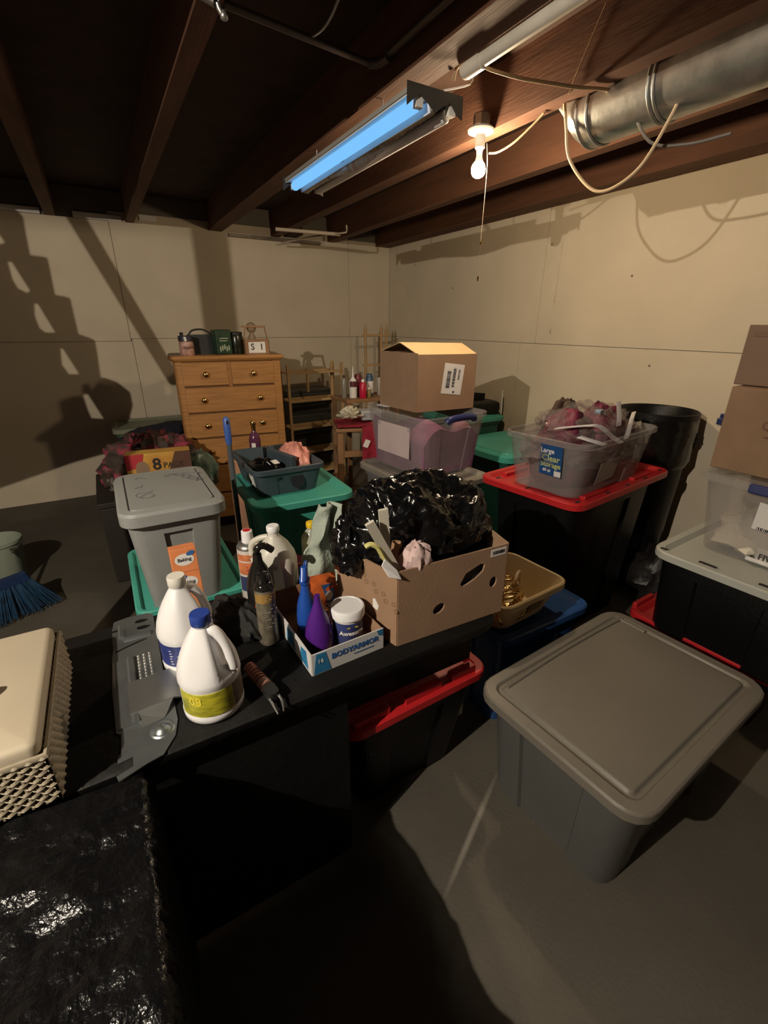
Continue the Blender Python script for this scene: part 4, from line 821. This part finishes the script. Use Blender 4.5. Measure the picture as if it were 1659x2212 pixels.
# things stuck in the box front
WPL = mat('ivory_plastic', (.60, .56, .47, 1), .4, var=.05)
for nm, lb, P in (('ivory_bar', 'long ivory plastic bar leaning in the corner of the open box', ((.668, 1.04, .985), (.556, 1.02, 1.188))), ('ivory_stake', 'upright ivory plastic stake beside the leaning bar in the open box', ((.628, 1.045, 1.05), (.606, 1.03, 1.215)))):
    a, b = Vector(P[0]), Vector(P[1]); t = (b-a).normalized(); s = t.cross(Vector((.25, 1, 0))).normalized(); n = t.cross(s)
    g = loft([[tuple(c+s*dx+n*dy) for dx, dy in ((-.014, -.004), (-.011, -.006), (.011, -.006), (.014, -.004), (.014, .004), (-.014, .004))] for c in (a, b)])
    o = thing(nm, lb, 'plastic bar'); mk('bar', g, WPL, o)
    for k in range(8): c = a+(b-a)*(.12+.1*k)-n*.0066; mk('slot', loft([[tuple(c+s*dx+t*dy+n*dz) for dx, dy in ((-.005, -.006), (.005, -.006), (.005, .006), (-.005, .006))] for dz in (-.0004, .001)]), mat('ivory_shadow', (.38, .34, .27, 1), .6), o)
tag(mk('white_bracket', quad([(.592, 1.015, 1.045), (.608, .998, 1.01), (.645, .992, .995), (.640, 1.01, 1.02), (.605, 1.02, 1.06)], .006), WHITEP, None), 'white plastic bracket hanging over the front corner of the open box', 'bracket')
tag(mk('tissue_wad', blob(.05, .045, .055, 44, .35, 2.2, 24, 12, ridge=True), mat('pink_tissue', (.68, .50, .48, 1), .6, var=.15, vs=12, bump=.5, bs=24), None, (.735, 1.045, .985), 0, smooth=40), 'crumpled pinkish white tissue wad in front of the black bag', 'tissue')
tag(mk('paper_tube', rot(lathe([(.017, 0), (.017, .09), (.0145, .09), (.0145, .01)], 18), 'Y', 8), CARDIN, None, (.672, 1.075, .985), 0, smooth=40), 'small cardboard tube beside the tissue in the open box', 'tube')
yt = mat('pale_yellow_tape', (.62, .58, .22, 1), .5)
tag(mk('yellow_ribbon', tube(smoothpath([(.553, 1.04, 1.105), (.568, 1.035, 1.112), (.588, 1.03, 1.10), (.604, 1.03, 1.07), (.628, 1.03, 1.03)], 5), .008, 6), yt, smooth=50), 'pale yellow ribbon beside the ivory bars in the open box', 'ribbon')
# baking soda carton
bx = thing('baking_soda_carton', 'orange baking soda carton leaning on the light grey tote', 'carton', (.115, 1.535, .742), 0)
mk('carton', rot(box((-.042, -.03, 0), (.042, .03, .245)), 'X', -9), mat('carton_orange', (.72, .24, .09, 1), .5, var=.08, vs=20), bx, bevel=.002)
for z in (.205, .122):
    e = mk('logo_oval', rot(onface(plate(ell(0, 0, .031, .021, 24), (), .0008), (.0, -.0305, z), 0), 'X', -9), WHITE, bx)
    mk('lettering', rot(onface(words('Baking' if z > .2 else 'Baking', .017, .0003, .0004), (0, -.0312, z), 0), 'X', -9), INK, e)
    mk('blue_spot', rot(onface(plate(ell(0, 0, .014, .008, 16), (), .0006), (-.016 if z < .2 else .022, -.0314, z+.02), 0, 0, 15), 'X', -9), BINK, bx)
mk('fold_line', rot(box((-.042, -.0306, .160), (.042, -.0302, .162)), 'X', -9), mat('carton_dark', (.45, .12, .05, 1), .6), bx)

# ================================================================== BACK OF THE ROOM
dr = thing('oak_dresser', 'tall oak chest of drawers with brass knobs near the left wall', 'dresser', (.885, 4.09, 0), -7)
DW, DD, DH = .80, .42, 1.467
mk('case', join(box((-DW/2, -DD/2+.02, .10), (-DW/2+.025, DD/2, DH-.04)), box((DW/2-.025, -DD/2+.02, .10), (DW/2, DD/2, DH-.04)), box((-DW/2, DD/2-.01, .1), (DW/2, DD/2, DH-.04)), box((-DW/2, -DD/2+.03, .10), (DW/2, DD/2, .13))), OAKD, dr)
mk('top', loft([rrect(DW+.02, DD+.03, .008, DH-.04), rrect(DW+.06, DD+.06, .01, DH-.022), rrect(DW+.07, DD+.06, .01, DH-.012), rrect(DW+.05, DD+.045, .01, DH)]), OAK, dr)
for s in (-1, 1): mk('stile', box((s*(DW/2-.025)-.03, -DD/2, .02), (s*(DW/2-.025)+.03, -DD/2+.03, DH-.04)), OAK, dr, bevel=.003)
mk('face_rail', box((-DW/2+.05, -DD/2+.006, DH-.065), (DW/2-.05, -DD/2+.02, DH-.04)), OAKD, dr)
rows = [(1.415, 1.24), (1.23, 1.035), (1.025, .83), (.82, .60), (.59, .35), (.34, .12)]
for i, (z1, z0) in enumerate(rows):
    mk('drawer_rail', box((-DW/2+.05, -DD/2+.008, z0-.012), (DW/2-.05, -DD/2+.02, z0)), mat('drawer_gap_wood', (.14, .06, .018, 1), .7), dr)
    spans = ((-.348, -.015), (.015, .348)) if i == 0 else ((-.348, .348),)
    for x0, x1 in spans:
        d = mk('drawer', box((x0, -DD/2-.006, z0+.003), (x1, -DD/2+.016, z1-.003)), OAK, dr, bevel=.003)
        ks = ((x0+x1)/2,) if i == 0 else (x0+.13, x1-.13)
        for x in ks: mk('knob', xf(lathe([(.008, 0), (.008, .012), (.021, .018), (.023, .026), (.018, .033), (.001, .036)], 18), Matrix.Translation((x, -DD/2-.002, (z0+z1)/2)) @ Matrix.Rotation(pi/2, 4, 'X')), BRASS, d, smooth=50)
        if i: mk('keyhole', onface(plate(ell(0, 0, .006, .009, 12), (), .001), ((x0+x1)/2-.02, -DD/2-.0025, z1-.03), 0), INK, d)
mk('drawer_divider', box((-.014, -DD/2, 1.23), (.014, -DD/2+.02, 1.425)), OAKD, dr)
Zt = 1.43
def ond(x, y): a = R(-7); return (1.02+x*cos(a)-y*sin(a), 4.72+x*sin(a)+y*cos(a), Zt)
jr = thing('pink_label_jar', 'dark jar with a pink label at the left end of the dresser', 'jar', ond(-.33, -.14))
mk('jar', lathe([(.058, 0), (.062, .005), (.062, .10), (.056, .12)], 20), mat('jar_pink', (.52, .30, .25, 1), .5, var=.25, vs=40), jr, smooth=40)
mk('lid', lathe([(.060, .118), (.063, .12), (.063, .16), (.058, .165)], 20), mat('lid_dark', (.03, .03, .045, 1), .4), jr, smooth=40)
mk('lettering', wrap(words('ENSITY', .03, .0004, .0006), .0625, -80, .065), mat('maroon_ink', (.10, .02, .02, 1), .6), jr)
mk('white_dropper', tube([(-.01, -.06, .12), (-.012, -.055, .155)], .012, 8), WHITE, jr)
hb = thing('black_handbag', 'black bag with a looped handle on the dresser', 'bag', ond(-.20, .03), -7)
mk('bag_body', loft([rrect(.26+a, .13, .03, z) for a, z in ((0, 0), (.02, .02), (.02, .12), (-.03, .165), (-.05, .17))]), mat('bag_black', (.012, .013, .013, 1), .5), hb, smooth=40)
mk('bag_handle', tube(smoothpath([(-.10, 0, .16), (-.06, 0, .205), (.02, 0, .215), (.08, 0, .19), (.11, 0, .15)], 5), .008, 8), mat('bag_black', (.012, .013, .013, 1)), hb, smooth=60)
mk('buckle', box((-.17, -.02, .13), (-.14, .02, .19)), INK, hb, bevel=.004)
gbx = thing('green_tin', 'tall dark green printed tin on the dresser beside the black bag', 'tin', ond(-.02, -.06), 10)
mk('tin', box((-.075, -.06, 0), (.075, .06, .215)), mat('bottle_green', (.012, .045, .022, 1), .35, var=.3, vs=20), gbx, bevel=.01)
mk('lettering', onface(printlines(.085, 2, .02, .009), (0, -.0605, .14), 0), mat('pale_green_print', (.30, .36, .26, 1), .6), gbx)
mk('print_flourish', onface(join(*[move(plate(ell(0, 0, .008, .026, 10), (), .0006), (-.04+.02*k, -.03+.008*(k % 3), 0)) for k in range(5)]), (0, -.0605, .08), 0), mat('pale_green_print', (.30, .36, .26, 1)), gbx)
kj = thing('dark_canister', 'dark canister with a shiny lid next to the green tin', 'canister', ond(.115, -.02))
mk('canister', lathe([(.06, 0), (.064, .006), (.064, .15), (.056, .17)], 20), mat('canister_dark', (.018, .02, .014, 1), .25, var=.3, vs=20), kj, smooth=40)
mk('lid', lathe([(.058, .168), (.06, .17), (.06, .19), (.05, .195)], 20), INK, kj, smooth=40)
cd_ = thing('wooden_caddy', 'small wooden handled caddy with a white number card on the dresser', 'caddy', ond(.29, -.06), -7)
mk('caddy_box', join(box((-.115, -.06, 0), (.115, -.052, .13)), box((-.115, .052, 0), (.115, .06, .13)), box((-.115, -.06, 0), (-.107, .06, .13)), box((.107, -.06, 0), (.115, .06, .13)), box((-.11, -.055, 0), (.11, .055, .008))), DPINE, cd_)
for s in (-1, 1): mk('upright', quad([(s*.111, -.015, .12), (s*.111, .015, .12), (s*.085, .012, .25), (s*.085, -.012, .25)], .008), DPINE, cd_)
mk('handle_bar', box((-.12, -.012, .232), (.10, .012, .25)), DPINE, cd_, bevel=.003)
cdd = mk('number_card', onface(plate([(-.08, -.05), (.075, -.05), (.075, .05), (-.08, .045)], (), .002), (.0, -.064, .06), 0), WHITE, cd_)
mk('lettering', onface(words('S  1', .08, .0004, .001), (0, -.0656, .062), 0), INK, cdd)
fn_ = tag(mk('wooden_finial', lathe([(.03, 0), (.034, .01), (.022, .03), (.03, .06), (.035, .09), (.02, .12), (.018, .13), (.036, .145), (.045, .17), (.04, .20), (.02, .218), (.002, .222)], 20), mat('greyed_wood', (.28, .20, .13, 1), .6, var=.15), None, (ond(.265, -.02)[0], ond(.265, -.02)[1], Zt+.012+.045), 0, smooth=50), 'turned wooden finial standing in the wooden caddy', 'finial')
# floral cloth heap etc. left of the dresser
ss = thing('low_dark_chest', 'low dark chest under the floral cloth heap', 'chest', (.12, 3.70, 0), 0)
mk('body', box((-.32, -.36, 0), (.30, .38, .56)), mat('very_dark_wood', (.02, .014, .011, 1), .7), ss, bevel=.01); mk('lid', box((-.33, -.37, .56), (.31, .39, .60)), mat('very_dark_wood', (.02, .014, .011, 1)), ss, bevel=.008)
FLOR = mat('floral_maroon_fabric', (.36, .04, .08, 1), .85, col2=(.045, .03, .024, 1), vs=11, bump=.6, bs=22, detail=8)
FLOR.node_tree.nodes['Map Range'].inputs[1].default_value = .46; FLOR.node_tree.nodes['Map Range'].inputs[2].default_value = .62
tag(mk('floral_cloth_heap', blob(.31, .30, .22, 51, .32, 3.0, 56, 28, ridge=True), FLOR, None, (.185, 3.68, .60), 0, smooth=60), 'heap of maroon floral cloth beside the oak dresser', 'cloth')
tag(mk('green_print_bag', blob(.11, .10, .16, 57, .3, 2.4), mat('green_print_film', (.16, .20, .17, 1), .35, col2=(.03, .09, .05, 1), vs=16), None, (.48, 3.42, .60), 0, smooth=60), 'green and white printed bag at the right of the floral heap', 'bag')
tag(mk('grey_fur_trim', blob(.05, .09, .10, 61, .35, 3), mat('grey_fur', (.22, .19, .16, 1), .95, var=.2, vs=20), None, (-.09, 3.62, .605), 0, smooth=60), 'pale grey furry scrap at the left of the floral heap', 'trim')
ep = thing('eight_pack_carton', 'yellow and red 8 pack carton standing behind the scribbled tote', 'carton', (.20, 3.22, .735), -6)
ss2 = thing('carton_stand', 'dark stand carrying the yellow carton', 'stand', (.20, 3.20, 0)); mk('body', box((-.22, -.1, 0), (.22, .1, .72)), MATS['very_dark_wood'], ss2); mk('top', box((-.23, -.11, .72), (.23, .11, .734)), MATS['very_dark_wood'], ss2)
mk('carton', box((-.19, -.06, 0), (.19, .06, .20)), mat('carton_yellow', (.58, .36, .06, 1), .5, col2=(.45, .20, .04, 1), vs=9), ep, bevel=.003)
mk('red_panel', onface(plate([(-.19, .10), (-.10, .12), (-.08, .20), (-.19, .20)], (), .001), (0, -.0606, 0), 0), mat('carton_red', (.42, .03, .04, 1), .5), ep)
mk('dark_panel', onface(plate([(.02, .0), (.19, .0), (.19, .20), (.10, .20)], (), .001), (0, -.0606, 0), 0), mat('carton_brown', (.10, .045, .03, 1), .5), ep)
mk('lettering', onface(words('8', .105, .0005, .002), (-.015, -.0618, .125), 0), INK, ep); mk('lettering', onface(words('PACK', .05, .0005, .001), (.085, -.0618, .115), 0), mat('pale_card_print', (.04, .025, .02, 1), .6), ep)
mk('picture_spot', onface(plate(ell(-.10, .10, .04, .055, 16), (), .001), (0, -.0608, 0), 0), mat('grey_picture', (.25, .16, .10, 1), .6), ep)
bt3 = thing('blanket_tote', 'green tote with a pale lid against the left wall', 'storage tote', (.38, 5.12, 0))
mk('body', tote_body(.78, .5, .74, .04, .05, .01, open_top=False), mat('moss_green', (.05, .09, .055, 1), .6), bt3, smooth=35); mk('lid', tote_lid(.84, .56, .06, .78, .04, 'dish'), mat('pale_moss_lid', (.22, .24, .17, 1), .6), bt3, smooth=35)
tag(mk('navy_blanket', blob(.40, .22, .16, 71, .2, 2.2, 40, 16), mat('navy_fleece', (.012, .012, .022, 1), .9), None, (.40, 4.62, .60), 0, smooth=60), 'dark navy blanket folded behind the floral heap', 'blanket')
bst = thing('blanket_stand', 'low dark bench under the navy blanket', 'bench', (.36, 4.58, 0)); mk('bench_top', box((-.42, -.22, .55), (.14, .22, .60)), MATS['very_dark_wood'], bst)
for x in (-.38, .1):
    for y in (-.18, .18): mk('leg', box((x-.02, y-.02, 0), (x+.02, y+.02, .55)), MATS['very_dark_wood'], bst)
# amber bottle behind the slate tub
ab = thing('amber_oil_bottle', 'slim glass bottle of purple liquid with a gold neck in front of the dresser', 'bottle', (.80, 3.10, .857))
mk('glass', lathe([(.034, 0), (.038, .005), (.038, .11), (.030, .14), (.014, .165), (.012, .20), (.016, .205)], 18), mat('purple_glass', (.10, .03, .07, 1), .15), ab, smooth=50)
mk('gold_neck', lathe([(.0145, .17), (.0145, .205), (.018, .21), (.02, .225), (.014, .235)], 16), BRASS, ab, smooth=50)
mk('label', band(.0383, .04, .0383, .09, -140, -100, 8), WHITE, ab, smooth=60)
pb = thing('peach_carton', 'peach coloured carton under the slim purple bottle', 'carton', (.78, 3.12, 0))
mk('carton', box((-.15, -.11, 0), (.15, .11, .855)), mat('peach_card', (.45, .24, .15, 1), .6, var=.1), pb, bevel=.004); mk('flap_line', box((-.15, -.004, .854), (.15, .004, .8565)), CARDIN, pb)
# slatted rack
rk = thing('slatted_rack', 'light wooden slatted shoe rack right of the dresser', 'rack', (1.93, 4.85, 0), 5)
for x in (-.31, .27, .33): 
    for y in ((-.10, .10) if x != .27 else (.02,)): mk('post', box((x-.014, y-.012, 0), (x+.014, y+.012, 1.30 if x < .3 else 1.31)), PINE, rk, bevel=.003)
for z in (1.22, .93, .64, .36, .12):
    for y in (-.10, .10): mk('shelf_rail', box((-.32, y-.012, z-.012), (.34, y+.012, z+.012)), PINE, rk, bevel=.002)
    for k in range(3): mk('slat', box((-.30, -.06+k*.05, z-.01), (.32, -.035+k*.05, z-.002)), PINE, rk)
mk('hook_bar', box((-.10, -.11, 1.02), (-.08, -.09, 1.26)), PINE, rk)
sd = thing('dark_drawer_unit', 'dark plastic drawer unit behind the slatted rack', 'drawer unit', (1.98, 5.18, 0))
mk('case', box((-.28, -.18, 0), (.30, .2, 1.0)), mat('charcoal_plastic', (.035, .037, .035, 1), .5), sd, bevel=.006)
for k in range(4): mk('drawer', box((-.26, -.195, .04+k*.24), (.28, -.178, .25+k*.24)), mat('charcoal_front', (.05, .052, .05, 1), .45), sd, bevel=.008)
tk = thing('tall_peg_rack', 'tall thin wooden peg rack in the room corner', 'rack', (2.78, 4.95, 0), 4)
for x in (-.12, .10, .17): mk('post', lathe([(.016, 0), (.016, 1.62), (.02, 1.63), (.012, 1.67), (.004, 1.70)], 10, c=(x, .0)), PINE, tk, smooth=50)
for z in (1.58, 1.25, .9): mk('rail', box((-.15, -.012, z-.012), (.22, .012, z+.012)), PINE, tk)
# red-draped stool
sto = thing('wooden_stool', 'plain wooden stool draped with a red cloth', 'stool', (1.83, 3.55, 0), -18)
mk('seat', box((-.22, -.19, .86), (.22, .19, .89)), DPINE, sto, bevel=.006)
for x in (-.18, .18):
    for y in (-.15, .15): mk('leg', box((x-.025, y-.025, 0), (x+.025, y+.025, .86)), DPINE, sto, bevel=.004)
for z in (.64, .3): mk('stretcher', box((-.18, -.165, z), (.18, -.135, z+.05)), DPINE, sto); mk('stretcher', box((-.195, -.15, z), (-.165, .15, z+.04)), DPINE, sto)
REDC = mat('crimson_velvet', (.32, .012, .035, 1), .85, var=.2, vs=12, bump=.3, bs=40)
rc = thing('red_cloth', 'crimson cloth draped over the wooden stool', 'cloth', (1.83, 3.55, .89), -18)
mk('cloth_top', lump(20, 16, lambda a, b: (-.20+.44*a, -.20+.38*b, .012+.03*abs(noise.noise(Vector((a*5, b*5, 2)))))), REDC, rc, smooth=60)
mk('cloth_drop', lump(18, 14, lambda a, b: (.0+.24*a, -.205-.02*sin(a*14)*(1-b), .02-.34*(1-b)-.03*sin(a*5)*(1-b))), REDC, rc, smooth=60)
mk('care_tag', onface(plate([(-.025, -.03), (.02, -.035), (.03, .03), (-.015, .035)], (), .002), (.03, -.235, -.12), 0, 0, -15), WHITE, rc)
fw_ = thing('white_rose', 'large white fabric rose lying on the red cloth', 'artificial flower', (1.73, 3.50, .925), 0)
IV = mat('ivory_petal', (.75, .70, .57, 1), .7, var=.08)
for ring_, (n, r, h, tl) in enumerate(((7, .075, .05, 65), (6, .055, .08, 45), (5, .035, .105, 25), (3, .015, .12, 8))):
    for k in range(n):
        a = 360/n*k+ring_*27
        g = lump(6, 6, lambda u, v: ((u-.5)*.085*sin(pi*(.15+.8*v)), .02*(4*(u-.5)**2)-.012*v*v, .085*v))
        mk('petal', xf(g, Matrix.Rotation(R(a), 4, 'Z') @ Matrix.Translation((0, -r*.55, h*.35+.01)) @ Matrix.Rotation(R(tl), 4, 'X')), IV, fw_, smooth=60)
sbx = thing('grey_gift_box', 'small grey lidded box on the red cloth', 'box', (1.92, 3.50, .935), -14)
mk('box_base', box((-.09, -.06, 0), (.09, .06, .06)), mat('cool_grey_card', (.30, .33, .36, 1), .6), sbx, bevel=.003); mk('box_lid', box((-.094, -.064, .055), (.094, .064, .082)), mat('cool_grey_card_lid', (.40, .42, .44, 1), .6), sbx, bevel=.003)
pl = thing('dark_plush_bag', 'dark navy bag with a white bundle under the stool', 'bag', (1.86, 3.30, 0))
mk('bag_body', blob(.14, .12, .24, 81, .2, 2.2), mat('navy_nylon', (.01, .013, .03, 1), .6), pl, smooth=60); mk('white_bundle', move(blob(.07, .06, .09, 85, .25, 2.4), (-.01, -.02, .36)), IV, pl, smooth=60)
# bottles on a little side table behind
bt_ = thing('side_table', 'narrow dark side table behind the stool carrying bottles', 'table', (2.12, 3.95, 0))
mk('table_top', box((-.28, -.17, 1.03), (.30, .20, 1.06)), DPINE, bt_, bevel=.004)
for x in (-.25, .27):
    for y in (-.14, .17): mk('leg', box((x-.018, y-.018, 0), (x+.018, y+.018, 1.03)), DPINE, bt_)
def smallbottle(name, label, x, y, prof, ma, capprof, capm, cat='bottle', bandm=None):
    t = thing(name, label, cat, (x, y, 1.061)); mk('bottle', lathe(prof, 16), ma, t, smooth=50)
    if capprof: mk('cap', lathe(capprof, 14), capm, t, smooth=50)
    if bandm: mk('label', band(prof[1][0], bandm[0], prof[1][0], bandm[1], -170, 0, 12), bandm[2], t, smooth=60)
    return t
smallbottle('nozzle_glue_bottle', 'white-bodied bottle with a maroon shoulder and long white nozzle', 1.965, 3.90, [(.034, 0), (.036, .005), (.036, .15), (.03, .16)], WHITE, [(.030, .158), (.018, .178), (.007, .19), (.003, .28)], WHITEP, 'bottle', (.10, .15, mat('maroon_band', (.10, .02, .03, 1), .4)))
smallbottle('red_squeeze_bottle', 'bright red bottle with a white cap at the front of the side table', 2.03, 3.83, [(.032, 0), (.034, .005), (.034, .12), (.02, .145)], mat('red_bottle', (.50, .012, .05, 1), .3), [(.014, .143), (.015, .145), (.015, .165), (.01, .17)], WHITEP)
smallbottle('maroon_can', 'maroon can behind the red bottle', 2.055, 3.98, [(.036, 0), (.038, .005), (.038, .17), (.034, .18)], mat('maroon_can_paint', (.17, .015, .03, 1), .35), [(.03, .178), (.03, .195), (.025, .20)], mat('maroon_can_paint', (.17, .015, .03, 1)), 'can')
smallbottle('blue_white_can', 'blue and white can right of the red bottle', 2.155, 3.93, [(.034, 0), (.036, .005), (.036, .17), (.03, .18)], mat('steel_blue', (.04, .09, .17, 1), .4), [(.028, .178), (.028, .20), (.022, .205)], mat('steel_blue', (.04, .09, .17, 1)), 'can', (.03, .14, WHITE))
smallbottle('tan_small_bottle', 'tiny olive bottle with a white cap between the cans', 2.10, 3.84, [(.02, 0), (.022, .004), (.022, .06), (.012, .075)], mat('olive_small', (.20, .16, .05, 1), .4), [(.011, .074), (.011, .09), (.008, .092)], WHITEP)
smallbottle('grey_slim_bottle', 'slim grey bottle at the left end of the side table', 1.885, 3.93, [(.022, 0), (.024, .004), (.024, .16), (.012, .18)], mat('grey_glass', (.22, .21, .18, 1), .3), [(.011, .178), (.011, .20), (.008, .204)], INK)
wcup = thing('white_mug', 'white mug at the right end of the side table', 'mug', (2.30, 3.93, 1.061)); mk('mug_body', lathe([(.05, 0), (.055, .004), (.06, .16), (.055, .16), (.05, .01)], 20), mat('mug_white', (.55, .52, .48, 1), .4, var=.1), wcup, smooth=50)
mk('mug_handle', tube([(.055+.03*sin(t), 0, .08+.04*cos(t)) for t in [pi*k/8 for k in range(9)]], .006, 8), MATS['mug_white'], wcup, smooth=50)
tag(mk('black_roll', rot(lathe([(.04, -.06), (.04, .06)], 14), 'X', 90), INK, None, (2.36, 3.84, 1.102), 20, smooth=40), 'small black roll lying by the white mug', 'roll')
tag(mk('white_papers', box((-.10, -.05, 0), (.10, .05, .006)), WHITE, None, (1.62, 2.62, 1.204), 8), 'white papers on the left back corner of the purple-filled clear tote', 'paper')

# far left: bucket and broom
bk = thing('pale_green_bucket', 'pale grey-green bucket at the left edge of the picture', 'bucket', (-.86, 3.75, 0))
mk('bucket_body', lathe([(.105, 0), (.112, .01), (.138, .30), (.148, .305), (.148, .325), (.140, .325), (.135, .30), (.105, .012), (.001, .012)], 28, True, False), mat('pale_green_plastic', (.26, .30, .24, 1), .5), bk, smooth=40)
mk('bail', tube([(.145*cos(t), -.02-.10*sin(t), .31-.07*sin(t)) for t in [pi*k/14 for k in range(15)]], .004, 6), GALV, bk, smooth=60)
br = thing('blue_broom', 'broom with flared blue bristles at the left edge of the picture', 'broom', (-.74, 3.22, 0), 28)
mk('head_block', loft([rrect(.22-.02*k, .05, .02, .215+.025*k, cx=-.02*0) for k in range(3)]), mat('broom_blue', (.01, .03, .10, 1), .5), br, smooth=40)
bris = []
rnd = random.Random(4)
for i in range(420):
    x = rnd.uniform(-.10, .10); y = rnd.uniform(-.02, .02); ex = x*2.1+rnd.uniform(-.012, .012); ey = y*3.2-.03
    a = Vector((x, y, .22)); b = Vector((ex, ey, .012+rnd.uniform(0, .03)))
    w_ = .0028; bris.append(loft([[(p.x-s, p.y-s, p.z), (p.x+s, p.y-s, p.z), (p.x, p.y+s, p.z)] for p, s in ((a, w_), (b, w_*.7))]))
bo = mk('bristles', join(*bris), mat('bristle_blue', (.008, .05, .12, 1), .5, var=.3, vs=30), br); bo['kind'] = 'stuff'
mk('broom_pole', tube([(-.06, 0, .25), (-.16, .02, .60)], .011, 10), WHITEP, br, smooth=50)

# scraps in the dark under the table
tag(mk('white_scrap_bag', blob(.035, .03, .035, 91, .4, 2.5, 16, 8), WHITE, None, (.13, 1.16, .0), 0), 'scrap of crumpled white bag in the dark under the table', 'scrap')
tag(mk('folded_dustpan', quad([(-.30, 1.64, .0), (-.17, 1.62, .0), (-.155, 1.60, .62), (-.21, 1.58, .62)], .012), mat('dull_steel', (.10, .10, .09, 1), .5), None), 'dull grey board propped behind the table beside the basket', 'board')

# everything on the table sits on its 0.79 m top: keep the arrangement, bring it up to that height
SC = .948; EYE = Vector((0, 0, CAM_H))
for n in ('film_covered_crate', 'wicker_basket', 'green_leaf', 'zinc_bracket', 'white_cap_bleach_jug', 'blue_cap_jug', 'milky_jug', 'orange_spray_can', 'black_sprayer_bottle', 'olive_spray_can', 'yellow_cap_bottle', 'red_lid_tub', 'sage_cloth', 'black_glove_heap', 'red_grip_tool', 'drinks_tray', 'blue_spray_bottle', 'purple_cleaner_bottle', 'white_cleaner_tub', 'orange_pouch', 'open_cardboard_box', 'black_garbage_bag', 'ivory_bar', 'ivory_stake', 'white_bracket', 'tissue_wad', 'paper_tube', 'yellow_ribbon', 'baking_soda_carton'):
    o = bpy.data.objects[n]; o.location = EYE+(o.location-EYE)*SC; o.scale = (SC, SC, SC)
for n in ('pink_label_jar', 'black_handbag', 'green_tin', 'dark_canister', 'wooden_caddy', 'wooden_finial'):
    o = bpy.data.objects[n]; k = .863; o.location = EYE+(o.location-EYE)*k; o.scale = (k, k, k)
